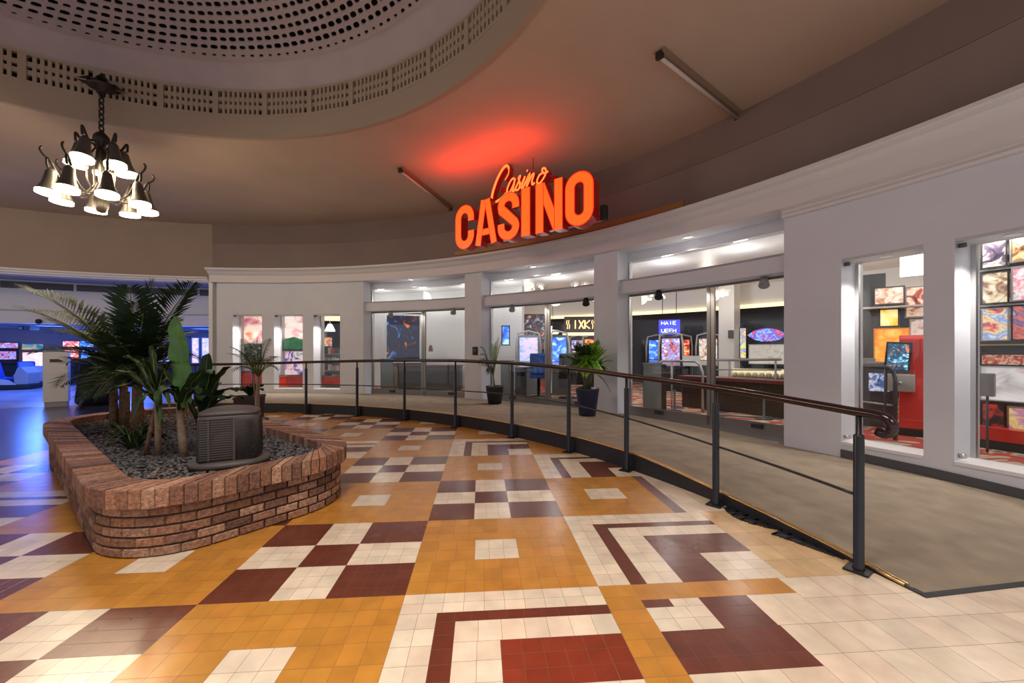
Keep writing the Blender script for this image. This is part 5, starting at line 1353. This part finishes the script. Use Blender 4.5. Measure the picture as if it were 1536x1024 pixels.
# brown trough with leafy plant on the floor behind the planter
DT = 7.2; x, y, _ = at(375, DT)
tr = thing('trough_planter', 'brown rectangular trough holding a low dark leafy plant behind the brick planter', 'trough', (x, y, 0), R_(30))
b = MB(); b.hexa([(-.2, -.2, 0), (.2, -.2, 0), (.2, .2, 0), (-.2, .2, 0), (-.23, -.23, .56), (.23, -.23, .56), (.23, .23, .56), (-.23, .23, .56)]); b.build('trough_body', M['pot_brown'], tr, world=False, bevel=.01)
b = MB(); b.box((0, 0, .565), (.48, .48, .04)); b.build('rim', M['pot_brown'], tr, world=False, bevel=.01)
for k in range(12):
    a = k * 2.4; r = .22 + .03 * (k % 4); blade('leaf', tr, (0, 0, .58), (r * math.cos(a), r * math.sin(a), .66 + .05 * (k % 3)), .12, .14, M['leaf_dark'], 7)
# slender palm in a low tub behind the planter
DS = 6.7; x, y, _ = at(387, DS); O = (x, y, 0)
sp = thing('slender_palm', 'slender palm with fine feathery leaves in front of the leftmost narrow window', 'palm', O)
b = MB(); b.lathe([(0, 0), (.13, 0), (.16, .26), (.14, .26), (.13, .23), (0, .23)], n=20); b.build('tub', M['pot_black'], sp, world=False)
stalk('trunk', sp, [(0, 0, .22), (-.01, 0, .5), (0, 0, .8), (0, .02, 1.05)], [.045, .035, .026, .016], M['stem'])
stalk('trunk', sp, [(-.03, .04, .22), (-.09, .06, .7), (-.12, .06, 1.0)], [.02, .016, .012], M['trunk'])
for k, (px, py, dd, lift) in enumerate([(345, 520, 6.5, .2), (362, 508, 6.9, .2), (405, 508, 6.7, .2), (418, 535, 6.5, .22), (350, 555, 6.4, .22), (416, 555, 6.9, .25), (385, 505, 6.3, .15), (372, 545, 6.2, .2), (400, 540, 7.1, .2), (340, 530, 7.0, .22), (380, 520, 7.2, .2), (366, 530, 6.4, .2)]):
    frond('frond', sp, (0, .02, .95), rel(px, py, dd, O), lift, M['leaf_dark'], .19, n=20, wd=.009, droop=.45, seed=80 + k, start=.22)
# potted palm by the left/middle pier
DP = 9.05; x, y, _ = at(742, DP); O = (x, y, .2)
bp_ = thing('potted_palm', 'black pot with a thin sparse palm against the pier left of the middle doors', 'potted palm', O)
b = MB(); b.lathe([(0, 0), (.15, 0), (.20, .37), (.205, .40), (.18, .40), (.17, .36), (0, .36)], n=28); b.build('pot', M['pot_black'], bp_, world=False)
stalk('stem', bp_, [(0, 0, .34), (-.03, 0, .6), (.0, 0, .95)], [.016, .013, .009], M['rachis']); stalk('stem', bp_, [(.01, .02, .34), (-.05, 0, .7), (-.12, 0, .95)], [.012, .009, .006], M['rachis'])
for k, (px, py, dd, lift) in enumerate([(752, 512, 9.0, .1), (744, 512, 9.1, .1), (738, 515, 8.9, .1), (721, 520, 9.0, .22), (718, 545, 8.9, .35), (726, 548, 8.8, .3), (722, 532, 9.1, .25), (735, 560, 8.9, .25), (748, 505, 9.0, .05)]):
    frond('frond', bp_, (-.02 - (.08 if 2 < k < 8 else 0), 0, .72), rel(px, py, dd, O), lift, M['leaf_bright'] if k < 3 else M['leaf_mid'], .16, n=20, wd=.013, droop=.3, seed=100 + k)
# bushy plant in navy pot
DB = 7.45; x, y, _ = at(881, DB); O = (x, y, .2)
bb = thing('bushy_plant', 'navy blue pot with a bushy bright green plant right of the middle doors', 'potted plant', O)
b = MB(); b.lathe([(0, 0), (.145, 0), (.155, .01), (.215, .47), (.22, .50), (.195, .50), (.185, .46), (0, .45)], n=32); b.build('pot', M['pot_blue'], bb, world=False)
for k in range(7): a = k * .9; stalk('stem', bb, [(.04 * math.cos(a), .04 * math.sin(a), .44), (.08 * math.cos(a), .08 * math.sin(a), .7), (.16 * math.cos(a), .16 * math.sin(a), 1.0)], [.010, .008, .005], M['rachis'], 6)
rnd = random.Random(31)
for k in range(84):
    a = rnd.uniform(0, 6.28); el = rnd.uniform(-.45, 1.2); r = rnd.uniform(.24, .50); c0 = (.06 * math.cos(a), .06 * math.sin(a), rnd.uniform(.72, 1.12))
    tip = (r * math.cos(a) * math.cos(el), r * math.sin(a) * math.cos(el), 1.0 + r * math.sin(el) * 1.05 + rnd.uniform(-.12, .04))
    frond('frond', bb, c0, tip, .06, M['leaf_bright'] if k % 4 else M['leaf_mid'], .14, n=13, wd=.030, droop=.15, seed=200 + k, start=.25)
for k, (dx, dz_) in enumerate(((.48, 1.0), (.42, .42))): frond('frond', bb, (.1, 0, .75), (dx, -.05, dz_), .2, M['leaf_mid'], .10, n=12, wd=.015, droop=.3, seed=300 + k)

# ================================================================== ARCADE BEYOND
dd = 10.05; x, y, _ = at(85.5, dd)
root = thing('white_kiosk', 'plain white pillar-like stand with a dark plaque in front of the blue arcade', 'stand', (x, y, 0), R_(40))
b = MB(); b.box((0, 0, .75), (.42, .30, 1.26)); b.build('stand_body', M['white'], root, world=False, bevel=.006)
b = MB(); b.box((0, 0, .06), (.38, .26, .12)); b.build('kick_base', M['grey'], root, world=False)
b = MB(); b.prism([(-.10, -.035), (.10, -.035), (.125, .0), (.07, .02), (.05, .04), (-.08, .04), (-.11, .03), (-.09, 0)], lambda u, v, e: (u, e, v), -.165, -.145); o = b.build('plaque', M['plaque'], root, world=False); o.location = (.0, 0, 1.14)
dd = 10.3; x, y, _ = at(146, dd)
root = thing('dark_tub', 'large dark flared tub standing behind the palms at the edge of the blue arcade', 'tub', (x, y, 0))
b = MB(); b.lathe([(0, .03), (.34, .03), (.39, .09), (.40, .16), (.33, .80), (.30, 1.04), (.26, 1.06), (0, 1.07)], n=36); b.build('tub_body', mat('black_purple_plastic', (.008, .006, .016), .85, spec=.15), root, world=False)
b = MB(); b.lathe([(0, 0), (.30, 0), (.32, .03), (0, .035)], n=24); b.build('foot_ring', M['black_matt'], root, world=False)
def arcade_cab(px, dd, screen, lab, h=1.75, w_=.75, turn=0):
    x, y, _ = at(px, dd); root = thing('arcade_cabinet', lab, 'arcade machine', (x, y, 0), -math.atan2(x, y) + R_(turn), 'arcade cabinets in the blue hall')
    b = MB(); b.prism([(-.40, 0), (.30, 0), (.30, h), (-.14, h), (-.14, h - .3), (.0, h - .36), (-.05, h * .56), (-.34, h * .48), (-.40, h * .44)], lambda u, v, e: (e, u, v), -w_ / 2, w_ / 2); b.build('cabinet_body', M['black_matt'], root, world=False, bevel=.012)
    b = MB(); b.hexa([(-w_ * .4, -.075, h * .58), (w_ * .4, -.075, h * .58), (w_ * .4, -.05, h * .58), (-w_ * .4, -.05, h * .58), (-w_ * .4, -.03, h - .40), (w_ * .4, -.03, h - .40), (w_ * .4, .0, h - .40), (-w_ * .4, .0, h - .40)]); b.build('screen', screen, root, world=False)
    b = MB(); b.box((0, -.15, h - .15), (w_ * .92, .03, .22)); b.build('marquee', screen, root, world=False)
    return root
bs = M['screen_blue']
arcade_cab(5, 17.0, M['screen_multi'], 'arcade cabinet with two lit pictures at the far left frame edge', 1.75, .85)
arcade_cab(107, 16.5, M['screen_red'], 'arcade cabinet with a red glowing screen right of the white stand', 1.8, .5)
arcade_cab(134, 16.2, bs, 'arcade cabinet with a pale blue screen right of the red glowing one', 1.8, .55)
arcade_cab(153, 16.8, M['screen_multi'], 'arcade cabinet glimpsed behind the left palm fronds', 1.7, .7)
arcade_cab(185, 16.4, bs, 'arcade cabinet with blue screen behind the tallest palm trunk', 1.7, .7)
arcade_cab(228, 16.6, bs, 'arcade cabinet with blue screen right of the tallest palm trunk', 1.65, .8)
arcade_cab(252, 16.0, M['screen_multi'], 'arcade cabinet with mixed screen left of the upright bright green leaf', 1.65, .7)
panel('lit_poster', 32, 66, zz(582, 17.8) , zz(527, 17.8), 17.8, art('coastal_poster', [(.75, .85, .8), (.95, .9, .75), (.95, .45, .35), (.6, .8, .85), (.95, .95, .95)], 1.6, 61, 1.2), 'bright pastel lit poster left of the white stand', 'poster', M['red'], .04)
panel('lit_poster', 32, 66, zz(525, 17.8), zz(515, 17.8), 17.8, art('poster_header', [(.02, .1, .3), (.05, .3, .25), (.8, .5, .1), (.02, .1, .4)], 2.5, 62, .6), 'dark blue-green header strip above the bright pastel poster', 'sign', M['darkgrey'], .02)
panel('shop_shelf_print', 287, 299, zz(545, 16.5), zz(506, 16.5), 16.5, art('shop_goods', [(.3, .25, .4), (.7, .55, .6), (.9, .6, .4), (.3, .3, .6)], 7, 63, .9), 'lit column of goods in the shop right of the upright leaf', 'picture', M['grey'], .03)
panel('shop_shelf_print', 302, 315, zz(545, 16.0), zz(506, 16.0), 16.0, art('shop_goods_warm', [(.5, .2, .1), (.95, .6, .3), (.3, .35, .8), (.9, .8, .7)], 7, 64, .9), 'warm lit goods at the edge of the white casino wall', 'picture', M['grey'], .03)
def ride(px, dd, lab, turn):
    x, y, _ = at(px, dd); root = thing('racing_seat', lab, 'game seat', (x, y, 0), R_(turn), 'racing-game seats in the blue arcade')
    b = MB(); b.box((0, 0, .10), (1.25, .62, .16)); b.build('base_plate', M['black_matt'], root, world=False, bevel=.03)
    b = MB(); b.box((-.28, 0, .36), (.46, .48, .14)); b.build('seat', M['blue_seat'], root, world=False, bevel=.05)
    b = MB(); mt = Matrix.Translation((-.50, 0, .66)) @ Matrix.Rotation(R_(-14), 4, 'Y'); b.box((0, 0, 0), (.14, .46, .62), mtx=mt); b.build('backrest', M['blue_seat'], root, world=False, bevel=.05)
    b = MB(); b.prism([(.22, .18), (.56, .18), (.60, .60), (.42, .80), (.30, .78), (.20, .5)], lambda u, v, e: (u, e, v), -.28, .28); b.build('console', M['grey'], root, world=False, bevel=.03)
    b = MB(); b.tube([(.22 + .03 * math.sin(t), .13 * math.cos(t), .62 + .13 * math.sin(t)) for t in [2 * math.pi * i / 16 for i in range(17)]], .016, 6, cap=False); b.build('steering_wheel', M['black_matt'], root, world=False)
    for sy in (-.31, .31):
        b = MB(); b.prism([(-.55, .18), (.3, .18), (.1, .34), (-.5, .44)], lambda u, v, e: (u, e, v), sy - .025, sy + .025); b.build('side_panel', M['lightgrey'], root, world=False)
ride(20, 14.4, 'blue racing-game seat at the left edge of the blue arcade', 15); ride(45, 15.6, 'blue racing-game seat in front of the pastel poster', -30)
root = thing('ceiling_projector', 'dark projector hanging from the blue arcade ceiling above the pastel poster', 'projector', at(43, 14.6, 2.36))
b = MB(); b.box((0, 0, -.16), (.42, .34, .16)); b.build('projector_body', M['black_matt'], root, world=False, bevel=.03)
b = MB(); b.tube([(0, 0, 0), (0, 0, -.1)], .03, 8); b.build('mount', M['black_matt'], root, world=False)
b = MB(); b.tube([(-.05, -.17, -.17), (-.05, -.2, -.17)], .05, 12); b.build('lens', M['darkgrey'], root, world=False)
x, y, aa = on_ring(58, 13.80); root = thing('bulkhead_camera', 'small dark camera on the pale bulkhead over the arcade opening', 'camera', (x, y, zz(482, y)), R_(aa) - math.pi / 2)
b = MB(); b.lathe([(0, .07), (.05, .06), (.07, 0), (.05, -.06), (0, -.075)], n=16); b.build('camera_dome', M['black_matt'], root, world=False)
b = MB(); b.box((0, .04, .0), (.05, .08, .04)); b.build('arm', M['black_matt'], root, world=False)
ARC_LIGHT = []
for k, (a, r) in enumerate(((118, 16.3), (112, 16.3), (124, 16.3), (106, 16.3), (115, 18.2), (121, 18.2))):
    p = wall(a, r, 2.355); lb = ('over the pastel poster', 'above the arcade cabinets behind the white stand', 'at the far left of the arcade ceiling', 'behind the tall palm fronds', 'deep in the arcade behind the dark tub', 'deep in the arcade left of the projector')[k]
    root = thing('arcade_ceiling_light', 'long blue-white ceiling light ' + lb, 'ceiling light', p, R_(a + 90), 'blue-white lights on the arcade ceiling')
    b = MB(); b.box((0, 0, -.015), (1.0, .14, .03)); b.build('housing', M['grey'], root, world=False)
    b = MB(); b.box((0, 0, -.035), (.96, .10, .015)); b.build('diffuser', glow('blue_white_diffuser', (.35, .5, 1.0), 6.0), root, world=False)
# ================================================================== LIGHT
def area(name, loc, size, power, col=(1, 1, 1), rot=(0, 0, 0), sy=None, spread=None):
    l = bpy.data.lights.new(name, 'AREA'); l.energy = power; l.color = col; l.size = size
    if sy: l.shape = 'RECTANGLE'; l.size_y = sy
    if spread: l.spread = R_(spread)
    o = bpy.data.objects.new(name, l); COL.objects.link(o); o.location = loc; o.rotation_euler = rot; return o
def point(name, loc, power, col=(1, 1, 1), r=.1):
    l = bpy.data.lights.new(name, 'POINT'); l.energy = power; l.color = col; l.shadow_soft_size = r
    o = bpy.data.objects.new(name, l); COL.objects.link(o); o.location = loc; return o
def spot(name, loc, power, col=(1, 1, 1), ang=80, blend=.6, r=.04):
    l = bpy.data.lights.new(name, 'SPOT'); l.energy = power; l.color = col; l.spot_size = R_(ang); l.spot_blend = blend; l.shadow_soft_size = r
    o = bpy.data.objects.new(name, l); COL.objects.link(o); o.location = loc; return o
# casino ceiling lamps
for a in (19, 25, 31, 37, 43, 49, 55, 61, 67, 73, 79, 85, 91):
    point('casino_lamp', wall(a, 13.9, 2.86), 18 if a < 58 else 11, (1.0, .96, .93), .12)
for a in (24, 34, 44, 54, 64):
    point('casino_lamp', wall(a, 16.8, 2.80), 20, (1.0, .88, .78), .12)
# downlights over the doors and windows
for p, e in DOWN: spot('downlight_beam', (p[0], p[1], p[2] - .02), e, (1.0, .94, .88), 120, .8, .03)
# chandelier bells
for p in BELLS: point('bell_lamp', p, 16, (1.0, .78, .52), .06)
# added unseen fill lights behind and beside the viewer, without fittings
for p, e in (((-3.5, -2.5, 4.7), 45), ((2.4, -1.6, 4.6), 140), ((-0.5, -4.5, 4.7), 120)):
    area('hall_fill', p, 1.5, e, (1.0, .91, .82), spread=125)
area('dome_fill', (-1.1, .8, 5.9), 1.6, 130, (1.0, .92, .84), spread=110)  # unseen light added inside the dome to brighten the floor
point('hall_fill', (-11.8, 5.6, 4.2), 130, (1.0, .80, .58), .35)  # added out of view at the left to lift drum and ceiling
# added red light floating in front of the sign, for the ceiling glow
area('sign_fill', SIGN_FILL, 2.3, 24, (1.0, .05, .02), (R_(180), 0, R_(-36.6)), .15)
# arcade beyond
for a, e in ((101, 150), (107, 220), (114, 300), (121, 300), (128, 260)):
    point('arcade_lamp', wall(a, 15.9, 1.95), e * .55, (.07, .19, 1.0), .4)
    point('arcade_lamp', wall(a + 2, 18.8, 1.95), e * .4, (.10, .22, 1.0), .4)
w_ = bpy.data.worlds.new('world'); sc.world = w_; w_.use_nodes = True
w_.node_tree.nodes['Background'].inputs['Color'].default_value = (.88, .90, 1.0, 1)
w_.node_tree.nodes['Background'].inputs['Strength'].default_value = 0.72
vs = sc.view_settings
vs.view_transform = 'Standard'; vs.look = 'None'; vs.exposure = 0.12; vs.gamma = 1.0; vs.use_curve_mapping = False
